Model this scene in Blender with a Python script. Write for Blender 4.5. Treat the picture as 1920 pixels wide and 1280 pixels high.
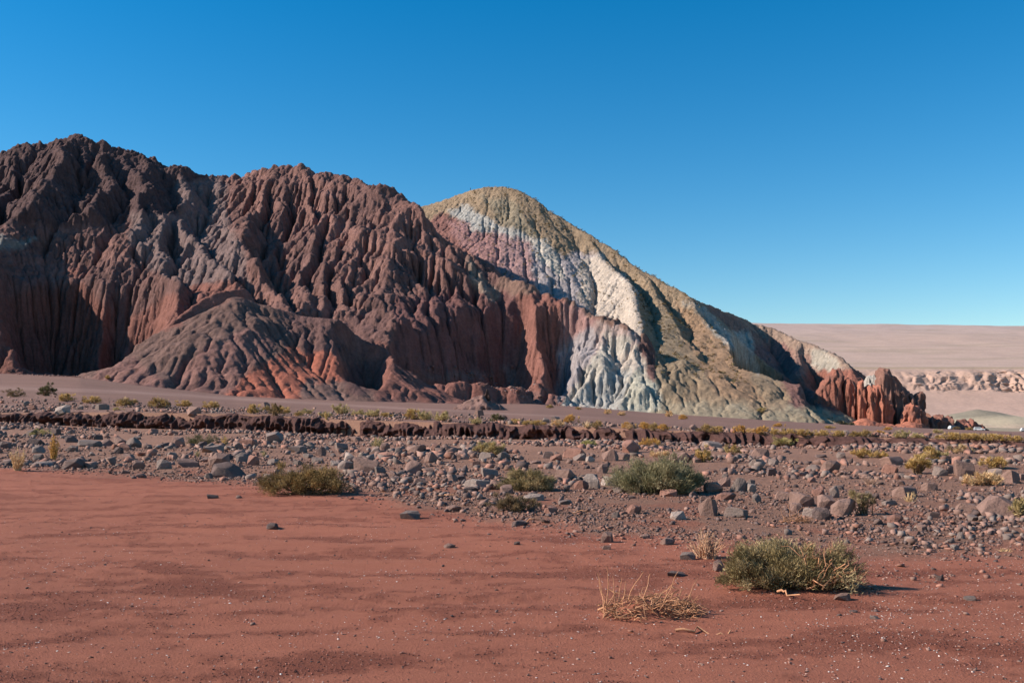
import bpy, bmesh, math, random
import numpy as np
from mathutils import Vector, Matrix

for o in list(bpy.data.objects):
    bpy.data.objects.remove(o, do_unlink=True)
SC = bpy.context.scene
COL = SC.collection

# ------------------------------------------------------------------ camera
F, U0, V0, EYE = 1800.0, 960.0, 790.0, 1.6      # focal length and horizon in photo pixels, eye height
cam_d = bpy.data.cameras.new('camera')
cam = bpy.data.objects.new('camera', cam_d)
COL.objects.link(cam)
cam.location = (0, 0, EYE)
cam.rotation_euler = (math.radians(90), 0, 0)
cam_d.sensor_width = 36
cam_d.lens = F / 1920 * 36
cam_d.shift_y = 150 / 1920
cam_d.clip_start = 0.1
cam_d.clip_end = 20000
SC.camera = cam

# ------------------------------------------------------------------ sky, sun, exposure
SUN_EL, SUN_AZ = math.radians(31), math.radians(-92)   # azimuth from +Y (view direction) towards +X
world = bpy.data.worlds.new('World')
SC.world = world
world.use_nodes = True
wn, wl = world.node_tree.nodes, world.node_tree.links
wn.clear()
sky = wn.new('ShaderNodeTexSky')
sky.sky_type = 'NISHITA'
sky.sun_disc = False
sky.sun_elevation = SUN_EL
sky.sun_rotation = SUN_AZ
sky.altitude = 3200
sky.air_density = 1.65
sky.dust_density = 0.2
sky.ozone_density = 3.0
hs = wn.new('ShaderNodeHueSaturation')
hs.inputs['Hue'].default_value = 0.497
hs.inputs['Saturation'].default_value = 1.47
hs.inputs['Value'].default_value = 1.0
bg = wn.new('ShaderNodeBackground')
bg.inputs['Strength'].default_value = 0.095
wo = wn.new('ShaderNodeOutputWorld')
wl.new(sky.outputs[0], hs.inputs['Color'])
wl.new(hs.outputs[0], bg.inputs['Color'])
wl.new(bg.outputs[0], wo.inputs['Surface'])

sun_d = bpy.data.lights.new('sun', 'SUN')
sun_d.energy = 5.0
sun_d.angle = math.radians(0.53)
sun_d.color = (1.0, 0.93, 0.84)
sun = bpy.data.objects.new('sun', sun_d)
COL.objects.link(sun)
sdir = Vector((math.sin(SUN_AZ) * math.cos(SUN_EL), math.cos(SUN_AZ) * math.cos(SUN_EL), math.sin(SUN_EL)))
sun.rotation_euler = sdir.to_track_quat('Z', 'Y').to_euler()
sun.location = (-60, 0, 60)

SC.view_settings.view_transform = 'Standard'
SC.view_settings.look = 'None'
SC.view_settings.gamma = 1
SC.view_settings.use_curve_mapping = False
SC.view_settings.exposure = 0.6
SC.render.engine = 'CYCLES'

# ------------------------------------------------------------------ helpers
RNG = np.random.default_rng(11)
random.seed(11)
_perm = np.random.default_rng(5).permutation(1024)
_grad = np.stack([np.cos(np.linspace(0, 2*np.pi, 64, endpoint=False)),
                  np.sin(np.linspace(0, 2*np.pi, 64, endpoint=False))], 1)

_val = np.random.default_rng(6).uniform(-1, 1, 1024).astype(np.float32)

def pnoise(x, y):
    """gradient noise, about -0.7 .. 0.7"""
    xi = np.floor(x).astype(np.int64); yi = np.floor(y).astype(np.int64)
    xf = x - xi; yf = y - yi
    u = xf*xf*xf*(xf*(xf*6-15)+10); v = yf*yf*yf*(yf*(yf*6-15)+10)
    def g(ix, iy, fx, fy):
        k = _perm[(_perm[ix & 1023] + iy) & 1023] & 63
        gr = _grad[k]
        return gr[..., 0]*fx + gr[..., 1]*fy
    a = g(xi, yi, xf, yf); b = g(xi+1, yi, xf-1, yf)
    c = g(xi, yi+1, xf, yf-1); d = g(xi+1, yi+1, xf-1, yf-1)
    return (a*(1-u)+b*u)*(1-v) + (c*(1-u)+d*u)*v

def pnoise3(x, y, z):
    xi = np.floor(x).astype(np.int64); yi = np.floor(y).astype(np.int64); zi = np.floor(z).astype(np.int64)
    xf = (x - xi).astype(np.float32); yf = (y - yi).astype(np.float32); zf = (z - zi).astype(np.float32)
    u = xf*xf*(3-2*xf); v = yf*yf*(3-2*yf); w = zf*zf*(3-2*zf)
    def g(dx, dy, dz):
        k = _perm[(_perm[(_perm[(xi+dx) & 1023] + yi+dy) & 1023] + zi+dz) & 1023]
        return _val[k]
    a = g(0,0,0)*(1-u)+g(1,0,0)*u; b = g(0,1,0)*(1-u)+g(1,1,0)*u
    c = g(0,0,1)*(1-u)+g(1,0,1)*u; d = g(0,1,1)*(1-u)+g(1,1,1)*u
    return (a*(1-v)+b*v)*(1-w) + (c*(1-v)+d*v)*w

def fbm(x, y, octv=4, gain=0.5):
    s = 0; a = 1.0
    for i in range(octv):
        s = s + a*pnoise(x + 17.3*i, y - 9.1*i)
        x = x*2.03; y = y*2.03; a *= gain
    return s

def ridged(x, y, octv=3):
    s = 0; a = 1.0
    for i in range(octv):
        s = s + a*(1 - 2.2*np.abs(pnoise(x + 31.7*i, y + 12.9*i)))
        x = x*2.1; y = y*2.1; a *= 0.5
    return s

def smooth(a, b, x):
    t = np.clip((x - a)/(b - a), 0, 1)
    return t*t*(3 - 2*t)

ALB = 0.79
def lin(r, g, b):
    """sRGB 0-255 to linear"""
    f = lambda c: (c/255/12.92) if c/255 <= 0.04045 else ((c/255+0.055)/1.055)**2.4
    return np.array([f(r), f(g), f(b)])*ALB

def P(px, py, Y):
    """photo pixel at a known distance -> world point"""
    return ((px-U0)/F*Y, Y, EYE + (V0-py)/F*Y)

def add_mesh(name, verts, faces, mat=None, parent=None, smooth_shade=False):
    me = bpy.data.meshes.new(name)
    verts = np.asarray(verts, dtype=np.float32); faces = np.asarray(faces, dtype=np.int32)
    k = faces.shape[1]
    me.vertices.add(len(verts)); me.vertices.foreach_set('co', verts.ravel())
    me.loops.add(faces.size); me.loops.foreach_set('vertex_index', faces.ravel())
    me.polygons.add(len(faces))
    me.polygons.foreach_set('loop_start', np.arange(0, faces.size, k, dtype=np.int32))
    me.polygons.foreach_set('loop_total', np.full(len(faces), k, dtype=np.int32))
    if smooth_shade:
        me.polygons.foreach_set('use_smooth', np.ones(len(faces), dtype=bool))
    me.update(calc_edges=True)
    if mat: me.materials.append(mat)
    o = bpy.data.objects.new(name, me)
    COL.objects.link(o)
    if parent: o.parent = parent
    return o

def set_color(me, cols, name='base'):
    at = me.color_attributes.new(name, 'FLOAT_COLOR', 'POINT')
    c = np.ones((len(cols), 4), dtype=np.float32); c[:, :3] = cols
    at.data.foreach_set('color', c.ravel())

def tag(o, label=None, cat=None, group=None, kind=None):
    if label: o['label'] = label
    if cat: o['category'] = cat
    if group: o['group'] = group
    if kind: o['kind'] = kind
    return o

def grid_faces(nr, nc):
    i = np.arange(nr*nc).reshape(nr, nc)
    return np.stack([i[:-1, :-1], i[:-1, 1:], i[1:, 1:], i[1:, :-1]], -1).reshape(-1, 4)

# ------------------------------------------------------------------ materials
class NT:
    """tiny node-tree builder"""
    def __init__(s, name, rough=0.9, spec=0.2):
        s.m = bpy.data.materials.new(name); s.m.use_nodes = True
        s.t = s.m.node_tree; s.b = s.t.nodes['Principled BSDF']
        s.b.inputs['Roughness'].default_value = rough
        s.b.inputs['Specular IOR Level'].default_value = spec
    def n(s, kind, **kw):
        nd = s.t.nodes.new(kind)
        for k, v in kw.items(): setattr(nd, k, v)
        return nd
    def l(s, a, b): s.t.links.new(a, b)
    def pos(s):
        return s.n('ShaderNodeNewGeometry').outputs['Position']
    def obj(s):
        return s.n('ShaderNodeTexCoord').outputs['Object']
    def scale(s, v, sc):
        m = s.n('ShaderNodeMapping'); m.inputs['Scale'].default_value = sc
        s.l(v, m.inputs['Vector']); return m.outputs[0]
    def noise(s, v, sc, det=4, rough=0.55, dist=0.0):
        t = s.n('ShaderNodeTexNoise'); t.inputs['Scale'].default_value = sc
        t.inputs['Detail'].default_value = det; t.inputs['Roughness'].default_value = rough
        t.inputs['Distortion'].default_value = dist
        s.l(v, t.inputs['Vector']); return t.outputs[0]
    def voro(s, v, sc, feat='F1', out='Distance'):
        t = s.n('ShaderNodeTexVoronoi'); t.feature = feat
        t.inputs['Scale'].default_value = sc; s.l(v, t.inputs['Vector']); return t.outputs[out]
    def ramp(s, f, p0, c0, p1, c1):
        r = s.n('ShaderNodeMapRange'); r.inputs['From Min'].default_value = p0; r.inputs['From Max'].default_value = p1
        r.inputs['To Min'].default_value = c0; r.inputs['To Max'].default_value = c1
        s.l(f, r.inputs['Value']); return r.outputs[0]
    def mix(s, f, a, b, blend='MIX'):
        m = s.n('ShaderNodeMix'); m.data_type = 'RGBA'; m.blend_type = blend
        for i, v in ((0, f), (6, a), (7, b)):
            if isinstance(v, (int, float)): m.inputs[i].default_value = v
            elif isinstance(v, (tuple, list, np.ndarray)): m.inputs[i].default_value = tuple(v)[:3] + (1,)
            else: s.l(v, m.inputs[i])
        return m.outputs[2]
    def math(s, op, a, b=0.0):
        m = s.n('ShaderNodeMath'); m.operation = op
        for i, v in enumerate((a, b)):
            if isinstance(v, (int, float)): m.inputs[i].default_value = v
            else: s.l(v, m.inputs[i])
        return m.outputs[0]
    def attr(s, name='base'):
        a = s.n('ShaderNodeAttribute'); a.attribute_name = name; return a.outputs['Color']
    def gain(s, col, f):
        """colour times a scalar"""
        m = s.n('ShaderNodeVectorMath'); m.operation = 'SCALE'
        if isinstance(col, (tuple, list, np.ndarray)): m.inputs[0].default_value = tuple(col)[:3]
        else: s.l(col, m.inputs[0])
        s.l(f, m.inputs['Scale']); return m.outputs[0]
    def bump(s, h, strength, dist, prev=None):
        b = s.n('ShaderNodeBump'); b.inputs['Strength'].default_value = strength
        b.inputs['Distance'].default_value = dist; s.l(h, b.inputs['Height'])
        if prev is not None: s.l(prev, b.inputs['Normal'])
        return b.outputs[0]
    def done(s, col=None, nrm=None):
        if col is not None:
            if isinstance(col, (tuple, list, np.ndarray)): s.b.inputs['Base Color'].default_value = tuple(col)[:3] + (1,)
            else: s.l(col, s.b.inputs['Base Color'])
        if nrm is not None: s.l(nrm, s.b.inputs['Normal'])
        return s.m
# ------------------------------------------------------------------ ground levels
# (photo column, bank foot row, bank top row, bank distance)
BK = np.array([(-900, 790, 772, 105), (-300, 790, 772, 99), (0, 793, 775, 95), (250, 802, 773, 89), (500, 810, 778, 84), (640, 818, 787, 80),
               (1000, 823, 797, 70), (1280, 832, 808, 62), (1560, 838, 818, 56), (1750, 836, 822, 53), (1910, 839, 827, 50), (2800, 845, 835, 44)], float)
# (column, row, distance) of the foot of the hills
FT = np.array([(-900, 690, 330), (-300, 692, 330), (0, 700, 330), (150, 706, 328), (440, 742, 312), (560, 748, 310), (700, 752, 335), (900, 757, 342),
               (1000, 757, 362), (1130, 766, 364), (1230, 774, 366), (1440, 787, 384), (1600, 797, 412), (1740, 803, 430), (1900, 809, 440), (2800, 815, 450)], float)
# (column, row) where red sand gives way to gravel
GR = np.array([(-900, 880), (0, 880), (300, 890), (500, 908), (700, 930), (900, 968), (1100, 985), (1300, 1002), (1500, 1030), (1700, 1040), (1920, 1030), (2800, 1030)], float)

def ucol(X, Y):
    return U0 + F*X/np.maximum(Y, 6.0)

def levels(u):
    Yg = EYE*F/(np.interp(u, GR[:, 0], GR[:, 1]) - V0)
    Yb = np.interp(u, BK[:, 0], BK[:, 3])
    zb = EYE - (np.interp(u, BK[:, 0], BK[:, 1]) - V0)/F*Yb
    zt = EYE - (np.interp(u, BK[:, 0], BK[:, 2]) - V0)/F*Yb
    Yf = np.interp(u, FT[:, 0], FT[:, 2])
    zf = EYE - (np.interp(u, FT[:, 0], FT[:, 1]) - V0)/F*Yf
    return Yg, Yb, zb, zt, Yf, zf

def plain_z(X, Y):
    """level of the ground beyond the cut bank"""
    u = ucol(X, Y)
    Yg, Yb, zb, zt, Yf, zf = levels(u)
    t = (Y - Yb)/(Yf - Yb)
    z = zt + (zf - zt)*np.clip(t, 0, 1) + (zf - zt)*0.35*np.clip(t - 1, 0, 2)
    return z

def ground_z(X, Y):
    X = np.asarray(X, float); Y = np.asarray(Y, float)
    u = ucol(X, Y)
    Yg, Yb, zb, zt, Yf, zf = levels(u)
    bed = zb*np.clip((Y - Yg)/(Yb - Yg), 0, 1)
    bed = bed + 0.16*fbm(X*0.12, Y*0.12, 3)*smooth(14, 30, Y)*smooth(0, 4, Yb - Y)
    z = np.where(Y < Yb, bed, plain_z(X, Y) + 0.25*fbm(X*0.03, Y*0.03, 3)*smooth(0, 15, Y - Yb))
    # wind ripples and hollows of the sand, fading out in the gravel
    sand = 1 - smooth(-1.5, 1.0, Y - Yg)
    wx = X*0.35 + 0.9*fbm(X*0.25, Y*0.5, 2); wy = Y*1.15 + 0.8*fbm(X*0.3 + 7, Y*0.6, 3)
    z = z + sand*(0.040*pnoise(wx, wy) + 0.020*pnoise(wx*2.3 + 4, wy*2.2) + 0.05*fbm(X*0.16 + 3, Y*0.2, 2))
    return z

def hit(px, py):
    """walk along the ray of a photo pixel until it meets the ground"""
    def go(Y):
        X = (px-U0)/F*Y; Z = EYE + (V0-py)/F*Y
        g = ground_z(X, Y); k = int(np.argmax(Z <= g))
        if Z[k] > g[k]: k = len(Y)-1
        return k, float(X[k]), float(Y[k]), float(g[k])
    Y = np.geomspace(4, 470, 260)
    k = go(Y)[0]
    return go(np.linspace(Y[max(k-1, 0)], Y[k], 40))[1:]

# ------------------------------------------------------------------ hills: one eroded height field
def grid(h):
    xs = np.arange(-345, 262, h); ys = np.arange(272, 620, h)
    return xs, ys

# ridges: (points as photo column, row, distance), slope
RIDGES = [
 # left mountain crest
 ([(-420,330,560),(-200,318,548),(-60,300,540),(0,284,536),(40,271,532),(90,260,529),(135,246,526),(165,254,525),(200,267,524),(260,285,525),(330,311,528),(400,330,534),(430,330,534)], 1.05),
 ([(-100,300,540),(-150,370,480),(-190,450,420),(-200,560,370)], .85),
 ([(30,275,532),(20,330,495),(-30,390,450),(-70,430,420),(-50,470,392),(-10,498,372),(12,520,364),(22,600,354)], 1.1),
 ([(22,600,354),(50,660,345),(85,692,336)], .9),
 ([(135,247,526),(120,300,495),(70,365,455),(40,420,430),(8,455,412),(-20,470,402)], .98, 1.15),
 ([(200,268,524),(205,330,490),(165,385,458),(150,440,432),(130,500,408)], .98, 1.2),
 ([(260,285,525),(290,350,492),(255,400,460),(235,450,436),(225,508,410)], .98, 1.2),
 ([(340,316,528),(355,360,502),(325,398,476),(380,465,436),(450,530,392)], .98, 1.2),
 ([(300,380,480),(290,430,448),(310,485,418),(330,520,398)], .98, 1.2),
 # middle mountain crest and its long right shoulder
 ([(415,332,536),(440,326,533),(480,318,526),(520,308,518),(570,304,509),(590,318,505),(640,326,492),(700,349,478),(725,346,472),(745,362,466),(785,395,456),(830,435,446),(880,480,438),(920,512,432),(985,533,423)], 1.0),
 ([(985,533,423),(1050,553,413),(1130,590,400),(1205,622,386)], .95),
 ([(520,308,518),(480,390,468),(455,450,434),(500,520,398),(545,575,372)], .98, 1.2),
 ([(570,305,509),(600,410,460),(575,500,420),(555,590,376)], .95, 1.25),
 ([(640,326,492),(660,400,462),(630,470,430),(610,540,400)], .95, 1.25),
 ([(725,348,472),(700,420,448),(655,500,418),(640,555,397),(690,572,386),(738,578,375),(746,610,366)], .95, 1.25),
 ([(765,375,462),(745,480,436),(800,535,410)], .95, 1.25),
 ([(830,435,446),(870,500,432),(925,555,412),(975,580,403)], .95, 1.25),
 # striped hill
 ([(640,440,620),(785,388,596),(830,372,588),(880,355,580),(915,347,574),(945,346,568),(975,355,562),(1000,370,556),(1040,399,546),(1100,437,530),(1150,469,516),(1200,500,500),(1250,529,484),(1290,552,472)], .92),
 ([(1100,438,530),(1125,480,508),(1185,530,468),(1203,612,420),(1200,660,400),(1222,740,374)], .9, 1.2),
 ([(1290,552,472),(1330,606,446),(1385,668,420),(1415,710,404),(1434,750,391)], .52, 1.25),
 ([(1200,500,500),(1250,585,452),(1300,660,416),(1330,735,388)], .55, .8),
 # far right hill above the red pillars
 ([(1290,553,490),(1400,597,540),(1450,612,536),(1500,634,516),(1560,656,492),(1592,678,474),(1602,692,468)], 1.1),
 ([(1395,597,536),(1408,650,490),(1418,690,462)], 1.3),
 ([(1500,634,516),(1497,690,480),(1500,720,462)], 1.2),
 # grey spur in front, red ribs at its foot
 ([(140,704,324),(220,662,330),(300,622,337),(380,582,343),(440,549,349),(475,560,352),(560,586,353),(640,596,353),(684,640,350),(708,733,342)], .74),
 ([(215,672,338),(290,640,350),(330,590,362),(400,543,377),(455,531,388)], 1.3),
 ([(545,652,331),(505,690,322),(470,728,313)], 1.15),
 ([(600,662,333),(580,700,324),(545,742,311)], 1.15),
 ([(642,672,334),(648,715,323),(640,740,316)], 1.15),
 ([(655,655,338),(690,738,326)], 1.1),
 # red tongue at the foot of the dark hollow on the left
 ([(-60,620,360),(20,660,348),(60,690,338)], .9),
]
MOUNDS = [(770,706,352,11),(800,712,350,9),(850,708,351,13),(900,716,349,10),(945,722,352,11),(742,725,345,8),(500,738,308,7),(585,735,310,5),(625,738,312,6)]   # column, top row, distance, radius
# hollows with steep walls: plan points (column at distance), floor height, wall steepness
def W(*pts): return [((u-U0)/F*Y, Y) for u, Y in pts]
BITES = [
 (W((40,326),(225,322),(258,350),(285,380),(262,396),(215,404),(180,392),(150,404),(100,408),(60,400),(32,378)), 19.0, 3.4, 1.0),
 (W((752,344),(754,360),(800,372),(860,387),(920,399),(958,405),(988,392),(1006,366),(960,348)), 14.0, 3.6),
 (W((1036,356),(1040,396),(1054,398),(1062,376),(1062,352)), 12.0, 3.2),
 (W((1440,395),(1424,430),(1436,462),(1470,458),(1512,436),(1518,400)), 2.0, 1.2),
 (W((660,322),(676,338),(690,345),(704,330),(704,318)), 9.0, 2.0),
]

def seg_dist(X, Y, a, b):
    dx, dy = b[0]-a[0], b[1]-a[1]
    L2 = dx*dx + dy*dy + 1e-9
    t = np.clip(((X-a[0])*dx + (Y-a[1])*dy)/L2, 0, 1)
    return np.hypot(X-(a[0]+t*dx), Y-(a[1]+t*dy)), a[2] + t*(b[2]-a[2])

def poly_sd(X, Y, pts):
    """signed distance to a plan polygon, negative inside"""
    d = np.full(X.shape, 1e9); ins = np.zeros(X.shape, bool)
    n = len(pts)
    for i in range(n):
        a, b = pts[i], pts[(i+1) % n]
        dd, _ = seg_dist(X, Y, (a[0], a[1], 0), (b[0], b[1], 0))
        d = np.minimum(d, dd)
        c = ((a[1] > Y) != (b[1] > Y)) & (X < (b[0]-a[0])*(Y-a[1])/((b[1]-a[1]) or 1e-9) + a[0])
        ins ^= c
    return np.where(ins, -d, d)

def inpoly(px, py, pts):
    ins = np.zeros(px.shape, bool); n = len(pts)
    for i in range(n):
        a, b = pts[i], pts[(i+1) % n]
        ins ^= ((a[1] > py) != (b[1] > py)) & (px < (b[0]-a[0])*(py-a[1])/((b[1]-a[1]) or 1e-9) + a[0])
    return ins

def erode(z, base, h, iters, K, diff, seed):
    """stream-power erosion on a grid, flow routed to the steepest neighbour"""
    ny, nx = z.shape
    rng = np.random.default_rng(seed)
    idx = np.arange(ny*nx).reshape(ny, nx)
    offs = [(-1,-1),(-1,0),(-1,1),(0,-1),(0,1),(1,-1),(1,0),(1,1)]
    A = np.full(ny*nx, h*h)
    pad_i = np.pad(idx, 1, mode='edge')
    for it in range(iters):
        pz = np.pad(z, 1, mode='edge')
        best = np.zeros((ny, nx)); rec = idx.copy()
        jit = rng.random((ny, nx))*0.25 + 0.87
        for k, (dy, dx) in enumerate(offs):
            L = h*(1.41421 if dx and dy else 1.0)
            s = (z - pz[1+dy:1+dy+ny, 1+dx:1+dx+nx])/L
            if dx and dy: s = s*jit
            m = s > best
            best[m] = s[m]
            rec[m] = pad_i[1+dy:1+dy+ny, 1+dx:1+dx+nx][m]
        r = rec.ravel()
        self_ = r == idx.ravel()
        for _ in range(5 if it > 3 else 60):
            w = np.where(self_, 0, A)
            A = h*h + np.bincount(r, weights=w, minlength=ny*nx)
        E = K*np.power(A, 0.42).reshape(ny, nx)*best
        drop = z - z.ravel()[r].reshape(ny, nx)
        z = z - np.minimum(E, 0.8*drop)
        if diff:
            pz = np.pad(z, 1, mode='edge')
            lap = pz[:-2,1:-1]+pz[2:,1:-1]+pz[1:-1,:-2]+pz[1:-1,2:]-4*z
            z = z + diff*lap
        z = np.maximum(z, base - 0.3)
    return z

def resample(z, xs, ys, xs2, ys2):
    fx = np.interp(xs2, xs, np.arange(len(xs))); fy = np.interp(ys2, ys, np.arange(len(ys)))
    def cub(a, f, ax):
        i = np.clip(np.floor(f).astype(int), 0, a.shape[ax]-2); t = f - i
        sh = [1, 1]; sh[ax] = -1; t = t.reshape(sh)
        g = lambda j: np.take(a, np.clip(j, 0, a.shape[ax]-1), axis=ax)
        p0, p1, p2, p3 = g(i-1), g(i), g(i+1), g(i+2)
        return p1 + 0.5*t*(p2-p0 + t*(2*p0-5*p1+4*p2-p3 + t*(3*(p1-p2)+p3-p0)))
    return cub(cub(z, fy, 0), fx, 1)

H1, H2 = 1.0, 0.5
xs, ys = grid(H1)
GX, GY = np.meshgrid(xs, ys)
base1 = plain_z(GX, GY)
z = np.full(GX.shape, -50.0)
crest = np.full(GX.shape, 1e9)
owner = np.zeros(GX.shape, int)
wob = 3.0*fbm(GX*0.03, GY*0.03, 3)
WXg = GX + 7*fbm(GX*0.045 + 50, GY*0.045, 4); WYg = GY + 7*fbm(GX*0.045, GY*0.045 + 80, 4)
for ri, (pts, s, *sr) in enumerate(RIDGES):
    u0_, Y0_ = pts[0][0], pts[0][2]
    grp = 3 if Y0_ < 345 or (Y0_ < 362 and u0_ < 60) else 2 if u0_ >= 1390 or (u0_ == 1290 and Y0_ == 490) else 1 if (u0_ >= 1100 or (u0_ == 640 and Y0_ > 570)) else 0
    q = [P(*p) for p in pts]
    for a, b in zip(q[:-1], q[1:]):
        kw = 1.0 if grp == 0 else 0.35
        d, zr = seg_dist(GX + kw*(WXg-GX), GY + kw*(WYg-GY), a, b)
        ss = s if not sr else np.where((b[0]-a[0])*(WYg-a[1]) - (b[1]-a[1])*(WXg-a[0]) > 0, sr[0], s)
        zz = zr - ss*d + 0.0016*np.minimum(d, 80)**2
        m = zz > z
        z = np.where(m, zz, z)
        owner[m] = grp
        crest = np.minimum(crest, d)
for u, v, Y, r in MOUNDS:
    c = P(u, v, Y)
    d = np.hypot(GX-c[0], GY-c[1])
    zz = base1 + (c[2]-base1)*np.sqrt(np.clip(1-(d/r)**2, 0, 1))
    zz = np.where(d < r, zz, -50)
    owner[zz > z] = 3
    z = np.maximum(z, zz)
z = z + (4.2*fbm(GX*0.045, GY*0.045, 3) + 1.8*ridged(GX*0.11, GY*0.11, 2))*smooth(0, 22, crest)*np.where(owner == 1, .4, np.where(owner == 3, .7, 1.0)) + 0.7*fbm(GX*0.2, GY*0.2, 2)
z = np.maximum(z, base1 - 0.3)
uG = ucol(GX, GY)
# the green mantle of the striped hill wears slowly, the bare brown slopes fast
Kmap = np.where(owner == 0, 0.0086, 0.0080)*np.clip(1 + 1.5*fbm(GX*0.018, GY*0.018, 3), 0.2, 2.2)
Kmap = np.where(owner == 3, Kmap*0.8, Kmap)
Kmap = np.where(owner == 1, Kmap*0.5, np.where(owner == 2, Kmap*0.75, Kmap))
Kmap = np.where((uG > 1212) & (uG < 1445) & (owner == 1), Kmap*0.85, Kmap)
def beds(z, X, Y, f):
    q = 0.57*X + 0.25*Y + 0.82*z + 6*fbm(X*0.02, Y*0.02, 2)
    return 0.35 + 1.3*smooth(-0.35, 0.35, pnoise(q*f, X*0.01) + 0.5*pnoise(q*f*2.7, X*0.01+4))
K0 = Kmap
Kmap = np.where(owner == 0, Kmap*beds(z, GX, GY, 0.09), Kmap)
z = erode(z, base1, H1, 70, Kmap, 0.006, 1)
for pts, fl, st, *up in BITES:
    d = poly_sd(GX + 2.5*fbm(GX*0.12, GY*0.12, 3), GY + 2.5*fbm(GX*0.12+9, GY*0.12, 3), pts)
    z = np.minimum(z, fl + np.maximum(d, -9)*st*np.where(d < 0, 0.12, 1.0) + np.where(d > 12, (d-12)*((up[0]-st) if up else 20), 0) + np.where(d > 45, (d-45)*9, 0))
z = np.maximum(z, base1 - 0.3)
z = erode(z, base1, H1, 12, Kmap, 0.01, 3)
xs2, ys2 = grid(H2)
z = resample(z, xs, ys, xs2, ys2)
Kmap = np.maximum(resample(K0, xs, ys, xs2, ys2), 0.0005)
GX, GY = np.meshgrid(xs2, ys2)
base2 = plain_z(GX, GY)
steep = np.hypot(*np.gradient(z, H2))
rock = smooth(0.35, 0.9, steep)
z = z + rock*(0.55*ridged(GX*0.3, GY*0.3, 3) + 0.30*fbm(GX*0.7, GY*0.7, 2))
own2 = resample((owner == 0)*1.0, xs, ys, xs2, ys2)
z = erode(z, base2, H2, 38, Kmap*(1.0 + own2*0.45)*(1 + own2*(beds(z, GX, GY, 0.22)-1)), 0.0015, 2)
cr2 = resample(crest, xs, ys, xs2, ys2); ow2 = resample((owner == 0)*1.0, xs, ys, xs2, ys2)
z = z + rock*0.16*fbm(GX*1.1, GY*1.1, 2) + 2.2*ow2*np.exp(-(cr2/9)**2)*(ridged(GX*0.13, GY*0.13, 3) - 0.75)
HZ = z
OWN = owner[np.clip(np.round((ys2-ys[0])/H1).astype(int), 0, len(ys)-1)][:, np.clip(np.round((xs2-xs[0])/H1).astype(int), 0, len(xs)-1)]
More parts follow.
